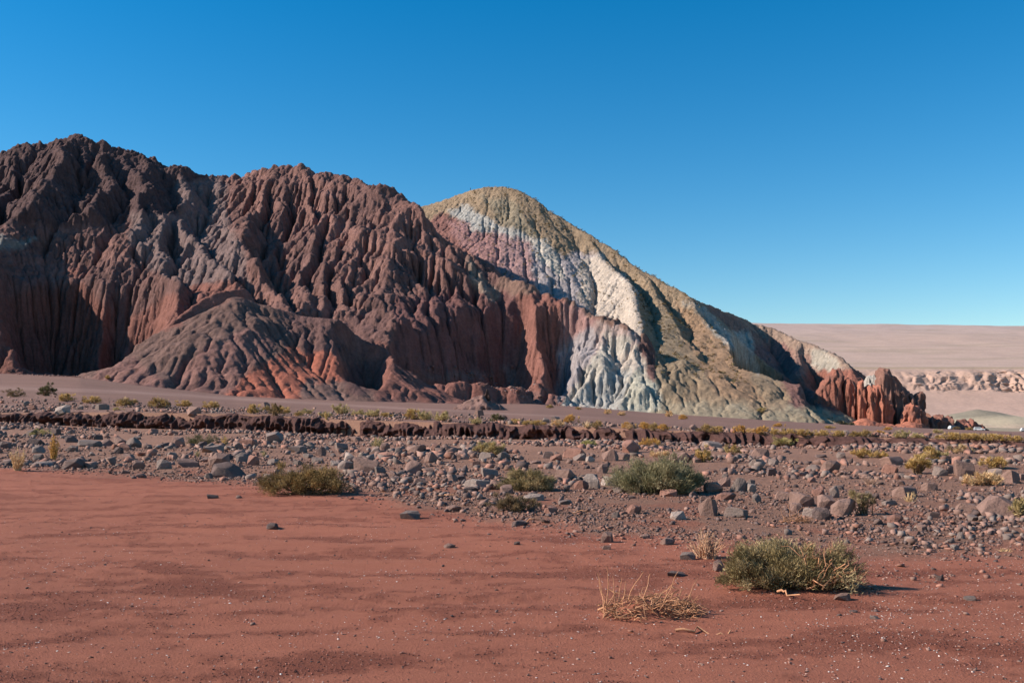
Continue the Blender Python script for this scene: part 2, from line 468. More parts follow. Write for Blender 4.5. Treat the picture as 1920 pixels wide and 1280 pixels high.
# rock colours of the hills (true colours of the strata), given as areas of the photographed face
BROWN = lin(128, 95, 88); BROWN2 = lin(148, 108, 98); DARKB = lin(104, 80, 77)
RED = lin(150, 102, 90); ORANGE = lin(186, 113, 92); MAUVE = lin(140, 115, 109); GREYB = lin(132, 102, 92)
PINK = lin(176, 139, 134); LILAC = lin(174, 160, 157); WHITE = lin(202, 188, 172); CREAM = lin(210, 190, 172); PALEGREEN = lin(194, 184, 164)
TAN = lin(164, 138, 112); OLIVE = lin(156, 134, 110); GREENG = lin(170, 151, 126); OCHRE = lin(170, 136, 108); BLUEG = lin(186, 178, 168)
AREAS = [   # owner of the slope ('b' brown mountain and lower cliff, 'c' striped and far hill, 'f' front spur, '*' any), polygon, colour
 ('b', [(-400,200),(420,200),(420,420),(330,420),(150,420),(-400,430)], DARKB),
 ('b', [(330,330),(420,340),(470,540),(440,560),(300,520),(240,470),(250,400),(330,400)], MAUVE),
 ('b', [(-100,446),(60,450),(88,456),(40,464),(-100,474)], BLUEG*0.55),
 ('*', [(40,545),(150,535),(215,590),(200,700),(-100,720),(-100,610)], RED*0.85),
 ('b', [(130,500),(170,505),(160,525),(120,525)], RED),
 ('*', [(240,600),(330,545),(400,532),(450,530),(470,556),(330,615),(230,680)], RED),
 ('f', [(120,710),(300,618),(440,548),(560,590),(650,605),(720,760),(120,760)], GREYB),
 ('f', [(520,560),(650,605),(700,740),(650,740),(560,650)], BROWN),
 ('f', [(150,720),(240,670),(330,720),(250,760)], BROWN2),
 ('f', [(330,690),(460,610),(520,640),(430,740),(330,740)], BROWN2),
 ('f', [(400,748),(545,650),(580,660),(620,655),(648,690),(650,712),(590,720),(575,760),(400,760)], ORANGE),
 ('f', [(575,718),(650,715),(660,760),(560,760)], GREYB*1.2),
 ('*', [(700,640),(745,650),(800,700),(980,705),(990,745),(900,765),(700,745)], RED),
 ('b', [(780,685),(830,680),(930,705),(900,715),(800,705)], MAUVE),
 ('b', [(930,680),(985,680),(1010,745),(950,730)], MAUVE),
 ('b', [(740,560),(840,545),(1000,555),(1000,690),(740,700)], lin(134, 94, 88)),
 ('b', [(870,480),(905,510),(940,560),(915,570),(880,520)], lin(162, 138, 122)),
 # striped hill
 ('c', [(700,330),(1300,330),(1500,800),(1150,800),(1200,620),(900,620),(700,500)], TAN),
 ('c', [(900,370),(960,375),(1010,440),(985,445),(930,410)], GREENG*0.85),
 ('c', [(800,405),(850,400),(950,470),(985,540),(900,530),(800,440)], lin(150, 106, 96)),
 ('c', [(830,412),(900,420),(950,432),(955,470),(985,560),(930,560),(880,480)], lin(170, 128, 122)),
 ('c', [(930,432),(985,447),(1010,480),(1025,600),(940,560)], PINK),
 ('c', [(835,392),(865,382),(935,420),(985,437),(990,452),(940,440),(870,420)], BLUEG),
 ('c', [(985,440),(1060,478),(1115,475),(1195,545),(1210,640),(1100,610),(1000,570),(1000,480)], LILAC*1.06),
 ('c', [(985,440),(1020,448),(1050,480),(1060,530),(1020,500)], WHITE),
 ('c', [(1085,490),(1125,474),(1195,545),(1210,640),(1150,610),(1085,570)], CREAM),
 # lower red to white cliff
 ('b', [(940,515),(1050,545),(1215,615),(1215,632),(1120,602),(1000,556),(930,545)], lin(146, 114, 100)),
 ('b', [(975,545),(1060,560),(1068,740),(960,740),(970,640)], RED*1.05),
 ('b', [(1052,565),(1120,595),(1150,640),(1090,680),(1050,730)], lin(168, 128, 120)),
 ('b', [(1050,650),(1110,610),(1130,640),(1080,720),(1040,755)], LILAC*0.95),
 ('*', [(1120,605),(1205,628),(1200,690),(1120,680)], lin(196, 168, 156)),
 ('*', [(1140,625),(1185,640),(1150,760),(1050,770),(1060,740),(1120,660)], WHITE*0.95),
 ('*', [(1155,670),(1200,640),(1230,770),(1080,780)], CREAM),
 ('*', [(1140,690),(1185,690),(1160,770),(1060,765)], BLUEG),
 ('*', [(1190,690),(1240,720),(1240,790),(1150,790)], PALEGREEN),
 # green mantle
 ('c', [(1215,560),(1260,600),(1300,700),(1260,760),(1220,700)], OLIVE),
 ('c', [(1270,560),(1330,610),(1400,690),(1430,760),(1340,740),(1290,640)], OCHRE),
 ('c', [(1240,755),(1290,745),(1440,770),(1520,760),(1700,800),(1200,800)], GREENG),
 ('c', [(1285,560),(1330,585),(1405,640),(1425,700),(1390,680),(1325,605)], WHITE*0.9),
 # far right hill
 ('d', [(1290,540),(1450,600),(1640,680),(1640,800),(1440,800),(1400,640),(1330,585)], lin(160, 126, 112)),
 ('d', [(1300,540),(1450,600),(1610,680),(1590,694),(1520,668),(1400,615)], lin(168, 140, 122)),
 ('d', [(1370,615),(1412,625),(1412,690),(1385,660)], WHITE*0.95),
 ('d', [(1410,640),(1475,650),(1500,690),(1520,780),(1440,760)], lin(150, 112, 104)),
 ('d', [(1520,655),(1560,660),(1580,700),(1530,700)], lin(182, 168, 152)),
 ('d', [(1490,705),(1640,690),(1700,800),(1480,800)], lin(164, 108, 92)),
]

def hill_colour(X, Y, Z, own):
    Yc = np.maximum(Y, 1)
    px = U0 + F*X/Yc; py = V0 - F*(Z-EYE)/Yc
    jx = 13*fbm(px*0.022, py*0.022, 5, .65); jy = 13*fbm(px*0.022+40, py*0.022+7, 5, .65)
    sel = {'*': 1.0, 'b': (own == 0)*1.0, 'c': ((own == 1) | (own == 2))*1.0, 'd': (own == 2)*1.0, 'f': (own == 3)*1.0}
    c = np.empty(X.shape + (3,)); c[:] = BROWN
    t = smooth(-0.3, 0.3, fbm(px*0.008, py*0.008, 3))[..., None]
    c = c*(1-t) + BROWN2*t
    # dipping strata of the brown mountain
    s = (px*0.5 - py*0.86)
    st = (pnoise(s*0.11, px*0.004) + 0.6*pnoise(s*0.3, px*0.006 + 5))
    c = c*(1 + 0.16*st[..., None])
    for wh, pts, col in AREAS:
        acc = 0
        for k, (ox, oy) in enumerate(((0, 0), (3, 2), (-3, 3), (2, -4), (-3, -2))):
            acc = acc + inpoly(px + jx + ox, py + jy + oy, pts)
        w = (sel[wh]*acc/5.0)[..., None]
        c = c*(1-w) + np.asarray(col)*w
    return c, px, py

def hill_material(name, streak):
    t = NT(name, rough=0.95, spec=0.1)
    p = t.pos()
    n1 = t.noise(p, 0.09, 6, 0.65)
    n2 = t.noise(p, 0.9, 5, 0.7)
    st = t.noise(t.scale(p, (0.5, 0.5, 0.05)), 1.0, 4, 0.6)
    f = t.math('MULTIPLY', t.ramp(n1, 0.3, 0.82, 0.7, 1.18), t.ramp(n2, 0.25, 0.72, 0.75, 1.28))
    f = t.math('MULTIPLY', f, t.ramp(st, 0.3, 1-streak, 0.7, 1+streak))
    col = t.gain(t.attr(), f)
    b = t.bump(t.noise(p, 0.9, 8, 0.75), 1.0, 0.9)
    return t.done(col, b)

m_hill = hill_material('weathered_rock', 0.17)
OWN = np.where((OWN == 0) & (ucol(GX, GY) > 1228), 1, OWN)
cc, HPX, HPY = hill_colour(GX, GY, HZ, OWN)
keep = HZ > base2 - 0.12
# smoothed ownership: brown mountain / striped hill / far right hill
own = np.where(OWN == 3, 0, OWN)
F4 = grid_faces(*GX.shape)
fk = keep.ravel()[F4].any(1)
fo = own.ravel()[F4].max(1)
V3 = np.stack([GX, GY, HZ], -1).reshape(-1, 3)
# craggy relief along the surface normal
gy_, gx_ = np.gradient(HZ, H2)
nl = np.sqrt(gx_**2 + gy_**2 + 1)
NRM = np.stack([-gx_/nl, -gy_/nl, 1/nl], -1).reshape(-1, 3)
mant = (inpoly(HPX, HPY, [(780,330),(1000,340),(1300,560),(1440,780),(1240,790),(1210,620),(1195,545),(1120,470),(985,440),(880,380)]) & (OWN == 1)).astype(float)
amp = (smooth(0.3, 0.8, np.hypot(gx_, gy_))*(1-0.55*mant)).ravel()
x_, y_, z_ = V3.T
q = 0.57*x_ + 0.25*y_ + 0.82*z_             # bedding planes dip to the right
saw = q*0.33 + 1.2*pnoise(x_*0.02, z_*0.02); saw = np.abs(saw - np.floor(saw) - 0.35)
bed = (0.5-saw)*smooth(-0.15, 0.3, pnoise(x_*0.025+3, z_*0.03))
d_ = 0.3*(0.45-np.abs(pnoise3(x_*0.16, y_*0.16, z_*0.10))) + 0.4*(0.4-np.abs(pnoise3(x_*0.42+9, y_*0.42, z_*0.20))) \
   + 0.5*(0.3-np.abs(pnoise3(x_*0.9, y_*0.9, z_*0.6))) + 0.45*pnoise3(x_*1.7, y_*1.7, z_*1.7+4) + 0.9*bed
amp = amp*np.where(OWN.ravel() == 3, 0.35, 1.0)
V3 = V3 + NRM*(amp*d_*0.75)[:, None]
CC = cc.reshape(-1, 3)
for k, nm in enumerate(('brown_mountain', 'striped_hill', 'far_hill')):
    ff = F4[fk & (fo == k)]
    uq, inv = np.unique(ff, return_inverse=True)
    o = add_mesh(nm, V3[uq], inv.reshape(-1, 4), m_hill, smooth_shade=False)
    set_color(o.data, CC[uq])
    tag(o, kind='structure')
# ------------------------------------------------------------------ ground sheet: rows follow the sand edge, the bank and the foot of the hills
def rows(u):
    Yg, Yb, zb, zt, Yf, zf = levels(u)
    return Yb, Yf
ncol = 760
ua = np.concatenate([np.linspace(-4200, -300, 90), np.linspace(-290, 2210, 620), np.linspace(2220, 6200, 90)])
tn = np.linspace(0, 1, 330)
Ynear = 3.0*(1.0)**tn
def colY(u):
    Yg, Yb, zb, zt, Yf, zf = levels(u)
    a = 2.2*((Yb-0.05)/2.2)**tn                       # camera to bank foot, denser near
    b = Yb + 0.05 + (Yf+60-Yb)*np.linspace(0, 1, 110)**1.25
    c = np.geomspace(Yf+70, 9000, 30)
    return np.concatenate([a, b, c])
YY = np.stack([colY(u) for u in ua], 1)
XX = (ua-U0)[None, :]/F*YY
ZZ = ground_z(XX, YY)
m_rows = YY.shape[0]
# sheet behind the camera
back = np.stack([np.linspace(-40, 40, 30)]*2, 0)
gv = np.stack([XX, YY, ZZ], -1).reshape(-1, 3)
gf = grid_faces(*XX.shape)
uG2 = ucol(XX, YY)
Yg, Yb, zb, zt, Yf, zf = levels(uG2)
wgr = smooth(-1.6, 1.0, (YY-Yg)/np.maximum(Yg*0.06, .4) + 1.6*fbm(XX*0.8, YY*0.6, 5, .65))        # gravel share
wpl = smooth(-1, 3, YY-Yb)
py = V0 - F*(ZZ-EYE)/YY
road_row = np.interp(uG2, [-300, 0, 250, 500, 750, 960, 1250], [716, 727, 735, 751, 765, 776, 788])
road_w = np.interp(uG2, [0, 960], [3.2, 1.3])
road = np.exp(-((py-road_row)/road_w)**2)*wpl*(1-smooth(1000, 1200, uG2))*(0.7+0.6*fbm(XX*0.1, YY*0.1, 2))
SANDC = lin(181, 112, 88); GRAVC = lin(165, 122, 101); PLAINC = lin(148, 112, 98); ROADC = lin(174, 138, 124)
def coarse_patch(X, Y):
    wx = X + 0.5*fbm(X*0.6, Y*0.6, 3); wy = Y + 0.35*fbm(X*0.6+31, Y*0.7, 3)
    return smooth(0.0, 0.42, 0.75*pnoise(wx*0.42, wy*1.25) + 0.5*pnoise(wx*1.1+7, wy*2.6) + 0.40*fbm(X*2.6, Y*4.5, 4, .65) + 0.06)
cpm = coarse_patch(XX, YY)*(1-wgr)
redw = smooth(-0.05, 0.45, fbm(XX*0.5+20, YY*0.35, 4, .6))*(1-wpl)*(1-smooth(2, 9, YY-Yg))*0.75
gc = SANDC*(1-wgr[..., None]) + GRAVC*wgr[..., None]
gc = gc*(1 - cpm[..., None]*np.array([.13, .17, .15]))
gc = gc*(1-redw[..., None]*wgr[..., None]) + SANDC*0.93*redw[..., None]*wgr[..., None]
gc = gc*(1-wpl[..., None]) + PLAINC*wpl[..., None]
gc = gc*(1-np.clip(road, 0, 1)[..., None]) + ROADC*np.clip(road, 0, 1)[..., None]
gl = smooth(1240, 1300, uG2)*smooth(-30, 0, YY-Yf+5*fbm(XX*.05, YY*.05, 2))
gc = gc*(1-gl[..., None]) + GREENG*gl[..., None]

t = NT('desert_ground', rough=0.95, spec=0.12)
p = t.pos()
sep = t.n('ShaderNodeSeparateColor'); t.l(t.attr('mask'), sep.inputs[0])
mask = sep.outputs[0]      # 0 sand, 1 gravel
patch = t.noise(t.scale(p, (0.55, 1.3, 1)), 1.0, 8, 0.62, 0.3)
patch2 = t.noise(t.scale(p, (1.6, 4.2, 1)), 1.0, 8, 0.65, 0.2)
big = t.noise(t.scale(p, (0.05, 0.12, 1)), 1.0, 3, 0.5)
pm = t.ramp(patch2, 0.42, 0.0, 0.68, 0.30)
grain = t.noise(p, 260, 2, 0.6)
grain2 = t.noise(p, 55, 4, 0.7)
coarse = t.mix(pm, (1, 1, 1), (0.72, 0.62, 0.64))
sandcol = t.mix(1.0, t.attr(), coarse, 'MULTIPLY')
col = t.mix(mask, sandcol, t.attr())
f = t.math('MULTIPLY', t.ramp(grain, 0.3, 0.82, 0.7, 1.18), t.ramp(grain2, 0.3, 0.86, 0.7, 1.14))
gravn = t.noise(p, 9, 6, 0.75)
f = t.math('MULTIPLY', f, t.ramp(t.math('MULTIPLY', mask, t.math('SUBTRACT', gravn, 0.5)), -0.25, 0.6, 0.25, 1.4))
f = t.math('MULTIPLY', f, t.ramp(big, 0.3, 0.9, 0.7, 1.1))
vs = t.voro(p, 42)
spk = t.math('MULTIPLY', t.ramp(vs, 0.10, 1.0, 0.22, 0.0), t.ramp(t.noise(p, 23, 2), 0.52, 0, 0.62, 0.55))
col = t.gain(col, f)
col = t.mix(spk, col, tuple(lin(70, 48, 46)))
b1 = t.bump(patch2, 0.5, 0.07)
b2 = t.bump(grain2, 0.8, 0.03, b1)
crs = t.math('MULTIPLY', t.noise(p, 34, 5, 0.8), t.ramp(sep.outputs[1], 0, 0.25, 1, 1.0))
b3 = t.bump(crs, 0.9, 0.05, b2)
gv_h = t.math('MULTIPLY', gravn, mask)
b4 = t.bump(gv_h, 0.8, 0.10, b3)
m_ground = t.done(col, b4)
g = add_mesh('ground', gv, gf, m_ground, smooth_shade=True)
set_color(g.data, gc.reshape(-1, 3))
mk = np.maximum(wgr, wpl*0.8).reshape(-1)
set_color(g.data, np.column_stack([mk, cpm.reshape(-1), mk]), 'mask')
tag(g, kind='structure')

# ------------------------------------------------------------------ cut bank: crumbling near-vertical face between bed and plain
ub = np.linspace(-420, 2330, 2300)
Yg, Yb, zb, zt, Yf, zf = levels(ub)
nb = 26
tt = np.linspace(0, 1, nb)[:, None]
Xb = ((ub-U0)/F*Yb)[None, :] + 0*tt
dist = np.cumsum(np.hypot(np.gradient(Xb[0]), np.gradient(Yb)))[None, :]
zbot = ground_z(Xb[0], Yb-0.3)[None, :] - 0.12
ztop = ground_z(Xb[0], Yb+0.6)[None, :] + 0.02
hgt = (ztop-zbot)
xx_ = dist + 0*tt; zz_ = tt*hgt
lobes = 0.9*ridged(dist*0.16, tt*0.5 + 3, 2) + 0.9*(0.5-np.abs(pnoise3(xx_*0.8, zz_*0.7, 0*xx_+3)))*2 + 0.8*(0.4-np.abs(pnoise3(xx_*2.0, zz_*1.8, 0*xx_)))*2 + 0.35*pnoise3(xx_*5, zz_*5, 0*xx_)
prof = np.where(tt < 0.85, 0.25*tt, 0.21 + (tt-0.85)*2.0)*hgt
wander = 2.6*np.maximum(0, fbm(dist*0.045, 0*dist+7, 3)) + 0.8*np.maximum(0, fbm(dist*0.2, 0*dist, 2))
off = -wander -(lobes*0.52*np.sin(np.pi*np.clip(tt*0.85+0.15, 0, 1))**0.5) + prof - 0.1
off = np.where(tt >= 0.999, np.maximum(off, 0.5) + 0.9, off)
zz = zbot + hgt*tt + np.where((tt > 0.02) & (tt < 0.93), 0.12*fbm(dist*1.2, tt*4, 2), 0) + np.where(tt > 0.6, (0.45*tt)*fbm(dist*0.45, tt*0+2, 4)*np.clip(1-(tt-0.95)*20, 0, 1), 0)
zz = np.where(tt >= 0.999, ztop - 0.12, zz)
bv = np.stack([Xb, Yb[None, :] + off, zz], -1).reshape(-1, 3)
t = NT('cut_bank_earth', rough=0.95, spec=0.1)
p = t.pos()
n1 = t.noise(p, 1.4, 5, 0.65); n2 = t.noise(p, 8, 5, 0.7)
f = t.math('MULTIPLY', t.ramp(n1, 0.3, 0.75, 0.7, 1.25), t.ramp(n2, 0.3, 0.8, 0.7, 1.2))
col = t.gain(lin(94, 66, 60), f)
m_bank = t.done(col, t.bump(n2, 0.9, 0.12))
bk = add_mesh('river_bank', bv, grid_faces(nb, len(ub)), m_bank, smooth_shade=False)
tag(bk, kind='structure')

# ------------------------------------------------------------------ far plateau with its rim of cliffs
pu = np.linspace(1150, 2700, 620)
prof = [(700, 822), (905, 809), (960, 800), (1080, 765), (1180, 738), (1200, 731), (1204, 722), (1212, 715), (1216, 706), (1226, 697), (1250, 690), (1400, 680), (1800, 655), (2500, 632), (3300, 615), (3700, 609.5), (4200, 612), (6000, 660)]
pY = np.concatenate([np.linspace(700, 1190, 90), np.linspace(1192, 1240, 46), np.geomspace(1245, 6000, 110)])
rowp = np.interp(pY, [q[0] for q in prof], [q[1] for q in prof])
PU, PYY = np.meshgrid(pu, pY)
PR = np.repeat(rowp[:, None], len(pu), 1)
PXX = (PU-U0)/F*PYY
cl = np.exp(-((PYY-1212)/22)**2)
push = cl*(0.35+0.65*smooth(1640, 1900, PU))*(9*fbm(PXX*0.03, PYY*0.03, 3) + 7*ridged(PXX*0.09 + 1.5*fbm(PXX*.03, PYY*.03, 3), PYY*0.12 + 1.2*fbm(PXX*.03+9, PYY*.03, 3), 3)*(0.5+0.5*smooth(-.3, .2, fbm(PXX*.02, PYY*.01+4, 2))))
PZ = EYE + (V0-PR)/F*PYY
PZ = PZ + 2.5*fbm(PXX*0.01, PYY*0.01, 4)*smooth(960, 1100, PYY)*(1-smooth(1150, 1190, PYY)) + 3.5*fbm(PXX*0.03, PYY*0.03, 3)*cl
PZ = PZ + 5*fbm(PXX*0.004, PYY*0.0025, 4)*smooth(1300, 1800, PYY) + 8*np.sin(PXX/700+.6)*smooth(2500, 3500, PYY) - smooth(1800, 2600, PU)*26*smooth(1800, 3500, PYY)
# green mound at the foot
mc = P(1835, 766, 930)
dm = np.hypot((PXX-mc[0])/1.5, (PYY-mc[1]))
PZ = np.maximum(PZ, mc[2] - 0.30*dm - 0.2 + 1.2*fbm(PXX*0.03, PYY*0.03, 2))
PYY2 = PYY - push
pc = np.empty(PXX.shape + (3,)); pc[:] = lin(206, 168, 148)
w = smooth(1225, 1260, PYY)[..., None]; pc = pc*(1-w) + lin(202, 170, 152)*w
w = smooth(2200, 3600, PYY)[..., None]; pc = pc*(1-w) + lin(198, 170, 158)*w
w = (smooth(0.05, 0.5, fbm(PXX*0.0035, PYY*0.012, 4))*smooth(1230, 1300, PYY)*0.45)[..., None]; pc = pc*(1-w) + lin(176, 154, 130)*w
w = (np.exp(-((PYY-1262)/16)**2)*0.8)[..., None]; pc = pc*(1-w) + lin(172, 148, 114)*w
w = (1-smooth(45, 75, dm + 8*fbm(PXX*0.03, PYY*0.03, 3)))[..., None]; pc = pc*(1-w) + lin(204, 182, 152)*w
w = ((1-smooth(14, 26, np.hypot((PXX-mc[0]+14)/1.9, (PYY-mc[1]+8)) + 5*fbm(PXX*0.05, PYY*0.05, 2))))[..., None]; pc = pc*(1-w) + lin(156, 142, 122)*w
t = NT('plateau_soil', rough=0.95, spec=0.1)
p = t.pos()
n1 = t.noise(p, 0.02, 6, 0.6); n2 = t.noise(p, 0.25, 5, 0.7)
f = t.math('MULTIPLY', t.ramp(n1, 0.3, 0.92, 0.7, 1.08), t.ramp(n2, 0.3, 0.84, 0.7, 1.14))
m_plat = t.done(t.gain(t.attr(), f), t.bump(t.noise(p, 0.35, 6, 0.7), 0.6, 1.2))
pl = add_mesh('plateau', np.stack([PXX, PYY2, PZ], -1).reshape(-1, 3), grid_faces(*PXX.shape), m_plat, smooth_shade=True)
set_color(pl.data, pc.reshape(-1, 3))
tag(pl, kind='structure')
# ------------------------------------------------------------------ stones
def rock_material(name, col, var=0.18):
    t = NT(name, rough=0.88, spec=0.25)
    o = t.obj()
    rnd = t.n('ShaderNodeObjectInfo').outputs['Random']
    off = t.n('ShaderNodeVectorMath'); off.operation = 'ADD'
    t.l(o, off.inputs[0])
    cx = t.n('ShaderNodeCombineXYZ'); t.l(t.math('MULTIPLY', rnd, 40.0), cx.inputs[0]); t.l(cx.outputs[0], off.inputs[1])
    v = off.outputs[0]
    n1 = t.noise(v, 2.2, 6, 0.65); n2 = t.noise(v, 14, 5, 0.7)
    f = t.math('MULTIPLY', t.ramp(n1, 0.3, 1-var, 0.7, 1+var), t.ramp(n2, 0.3, 0.84, 0.7, 1.14))
    f = t.math('MULTIPLY', f, t.ramp(rnd, 0, 0.82, 1, 1.15))
    c = t.gain(col, f)
    dust = t.ramp(t.noise(v, 1.1, 4, 0.6), 0.5, 0.0, 0.75, 0.45)
    c = t.mix(dust, c, tuple(lin(150, 112, 98)))
    return t.done(c, t.bump(t.noise(v, 6, 8, 0.7), 0.7, 0.09))

TONES = {'grey': lin(144, 123, 112), 'brown': lin(152, 118, 104), 'reddish': lin(162, 116, 99), 'pale': lin(178, 155, 141), 'dark': lin(112, 91, 84)}
ROCKMAT = {k: rock_material('stone_' + k, v) for k, v in TONES.items()}

def hull_rock(seed, npts=20, shape='block', bev=0.05):
    rg = np.random.default_rng(seed)
    p = rg.normal(size=(npts, 3)); p /= np.linalg.norm(p, axis=1)[:, None]
    p *= rg.uniform(0.78, 1.0, (npts, 1))
    if shape == 'block': p = np.sign(p)*np.abs(p)**0.74
    if shape == 'slab': p = np.sign(p)*np.abs(p)**0.7
    if shape == 'peak': p[:, :2] *= (1.15 - 0.75*np.clip((p[:, 2:]+1)/2, 0, 1))
    bm = bmesh.new()
    for q in p: bm.verts.new(q)
    r = bmesh.ops.convex_hull(bm, input=bm.verts)
    junk = [e for e in r['geom_interior'] + r['geom_unused'] if isinstance(e, bmesh.types.BMVert)]
    bmesh.ops.delete(bm, geom=list(set(junk)), context='VERTS')
    if bev:
        bmesh.ops.dissolve_limit(bm, angle_limit=math.radians(14), verts=bm.verts, edges=bm.edges)
        bmesh.ops.bevel(bm, geom=list(bm.edges), offset=bev, segments=2, affect='EDGES', profile=0.6, clamp_overlap=True)
        bmesh.ops.triangulate(bm, faces=bm.faces)
    # unit box, resting on z = 0
    co = np.array([v.co[:] for v in bm.verts])
    lo, hi = co.min(0), co.max(0)
    for v in bm.verts:
        v.co = Vector(((v.co.x-(lo[0]+hi[0])/2)/(hi[0]-lo[0]), (v.co.y-(lo[1]+hi[1])/2)/(hi[1]-lo[1]), (v.co.z-lo[2])/(hi[2]-lo[2])))
    me = bpy.data.meshes.new('stone')
    bm.to_mesh(me); bm.free()
    return me

PROTO = {}
for sh, k in (('block', 7), ('slab', 4), ('peak', 4)):
    PROTO[sh] = []
    for i in range(k):
        base = hull_rock(100 + i*7 + {'block': 0, 'slab': 300, 'peak': 600}[sh], 15 + 3*(i % 4), sh, 0.055)
        ms = {}
        for tn in TONES:
            m = base.copy(); m.materials.append(ROCKMAT[tn]); ms[tn] = m
        PROTO[sh].append(ms)

# hand-placed boulders: column, foot row, width, height in photo pixels, shape (b/s/p), tone
HAND = '''517,830,35,21,s,grey 640,843,24,15,b,grey 666,827,28,10,s,brown 600,854,20,18,b,brown 557,849,36,15,s,grey 655,864,24,17,b,pale 648,879,32,17,p,grey
630,873,18,11,b,pale 690,885,52,28,b,brown 714,890,20,17,b,grey 772,888,44,27,p,brown 755,891,18,11,b,dark 735,894,19,11,b,brown 720,862,33,18,b,reddish 722,846,21,17,b,brown
703,849,18,14,b,grey 775,851,41,19,b,brown 816,850,20,19,b,reddish 746,853,14,15,p,grey 806,867,27,21,b,brown 846,848,25,13,b,dark 913,860,29,13,s,grey 945,862,24,16,b,grey
852,862,13,11,p,dark 866,858,20,11,b,brown 942,877,17,10,b,brown 848,902,25,14,p,brown 917,895,33,20,b,grey 895,914,56,17,s,pale 930,917,30,17,b,brown 787,909,26,13,b,brown
862,900,25,11,b,dark 880,923,30,11,s,dark 1058,900,38,22,b,brown 1110,915,33,29,b,pale 1088,917,29,18,b,reddish 1138,910,27,18,b,pale 1157,907,28,22,p,grey 1165,923,36,18,b,grey
1190,924,28,19,b,dark 1252,930,31,15,b,reddish 1299,931,15,10,b,brown 1133,887,27,19,b,brown 1143,864,35,22,b,brown 1087,863,21,13,b,grey 1106,866,18,12,b,pale 1043,863,23,13,b,reddish
1076,858,41,20,b,reddish 1027,859,21,14,b,dark 1183,848,42,25,p,reddish 1168,861,27,15,b,brown 1272,868,45,22,b,brown 1307,867,17,11,b,brown 1335,842,37,16,s,grey 1425,859,35,20,b,brown
1420,875,31,15,b,grey 1356,912,21,20,b,brown 1337,923,37,20,b,reddish 1385,922,34,28,p,grey 1407,922,22,18,b,pale 1310,907,21,16,b,grey 1327,967,39,36,b,brown 1188,963,28,18,p,reddish
1271,974,33,17,b,pale 1379,969,43,19,s,grey 1420,942,23,18,p,grey 1360,938,41,16,b,reddish 1347,1070,27,21,p,brown 1290,1049,29,14,s,grey 1136,1030,17,9,b,brown 1137,1017,23,21,b,brown
1209,1009,19,8,s,brown 1253,1021,29,13,b,brown 1555,886,38,25,b,brown 1525,884,31,14,p,grey 1675,872,36,20,b,brown 1667,886,29,18,b,reddish 1762,892,26,18,b,grey 1780,887,15,18,b,brown
1806,892,36,31,b,brown 1862,893,26,18,b,grey 1892,906,34,26,b,brown 1915,900,19,13,b,brown 1695,932,45,22,b,brown 1626,934,16,15,b,grey 1640,935,12,12,b,dark 1666,947,27,10,s,grey
1742,919,33,14,s,brown 1810,931,27,8,s,pale 1505,949,44,29,b,brown 1547,954,34,28,b,brown 1585,967,52,33,b,brown 1534,929,21,16,b,reddish 1564,933,19,24,p,grey 1540,974,36,24,b,dark
1520,968,33,17,s,pale 1465,938,29,18,b,brown 1810,964,42,22,b,brown 1870,970,78,42,p,brown 1678,982,31,19,b,reddish 143,879,49,20,b,dark 80,874,38,9,s,grey 240,863,25,13,b,brown
251,839,29,20,p,grey 226,836,29,17,b,brown 168,837,42,13,s,grey 200,836,27,14,p,brown 135,829,23,15,p,dark 65,834,29,12,b,dark 333,837,25,20,b,brown 323,857,19,10,b,grey
352,876,46,17,b,brown 412,874,36,26,b,brown 428,894,60,29,p,dark 392,897,16,11,b,grey 265,896,19,9,p,brown 458,868,29,22,p,grey 472,872,27,20,b,reddish 465,839,36,18,b,reddish
445,842,23,16,b,brown 400,848,41,14,s,grey 310,839,25,10,b,dark 116,776,27,17,b,pale 192,768,25,11,s,grey 362,776,27,14,b,brown 117,797,20,11,s,pale 770,973,36,15,s,grey
513,992,26,11,b,dark 1763,1088,13,10,b,dark 1580,1126,30,13,s,brown 447,934,14,6,p,brown 399,934,22,8,b,dark 235,888,16,7,b,brown 30,872,18,9,b,dark 1600,1148,14,5,b,dark
842,1027,22,8,p,brown 969,1021,12,7,b,dark 905,950,16,8,b,brown 850,958,30,12,b,brown 975,985,30,10,b,dark 1000,938,40,12,s,pale 1060,945,30,8,s,grey 1730,995,30,12,s,brown
1715,1005,26,10,b,reddish 1800,1010,16,14,p,grey 1740,1030,14,10,b,dark 1790,1030,20,10,s,pale 1268,1081,34,8,s,dark 1640,1160,18,6,s,grey 1820,1125,22,7,s,grey 1590,1105,20,6,s,grey'''
BOULD = []
for tok in HAND.split():
    a = tok.split(',')
    BOULD.append([float(a[0]), float(a[1]), float(a[2]), float(a[3]), {'b': 'block', 's': 'slab', 'p': 'peak'}[a[4]], a[5]])
rg = np.random.default_rng(21)
taken = [(b[0], b[1], b[2]) for b in BOULD]
def rows_at(u):
    gr = np.interp(u, GR[:, 0], GR[:, 1]); ft = np.interp(u, BK[:, 0], BK[:, 1]); tp = np.interp(u, BK[:, 0], BK[:, 2])
    return gr, ft, tp
tries = 0
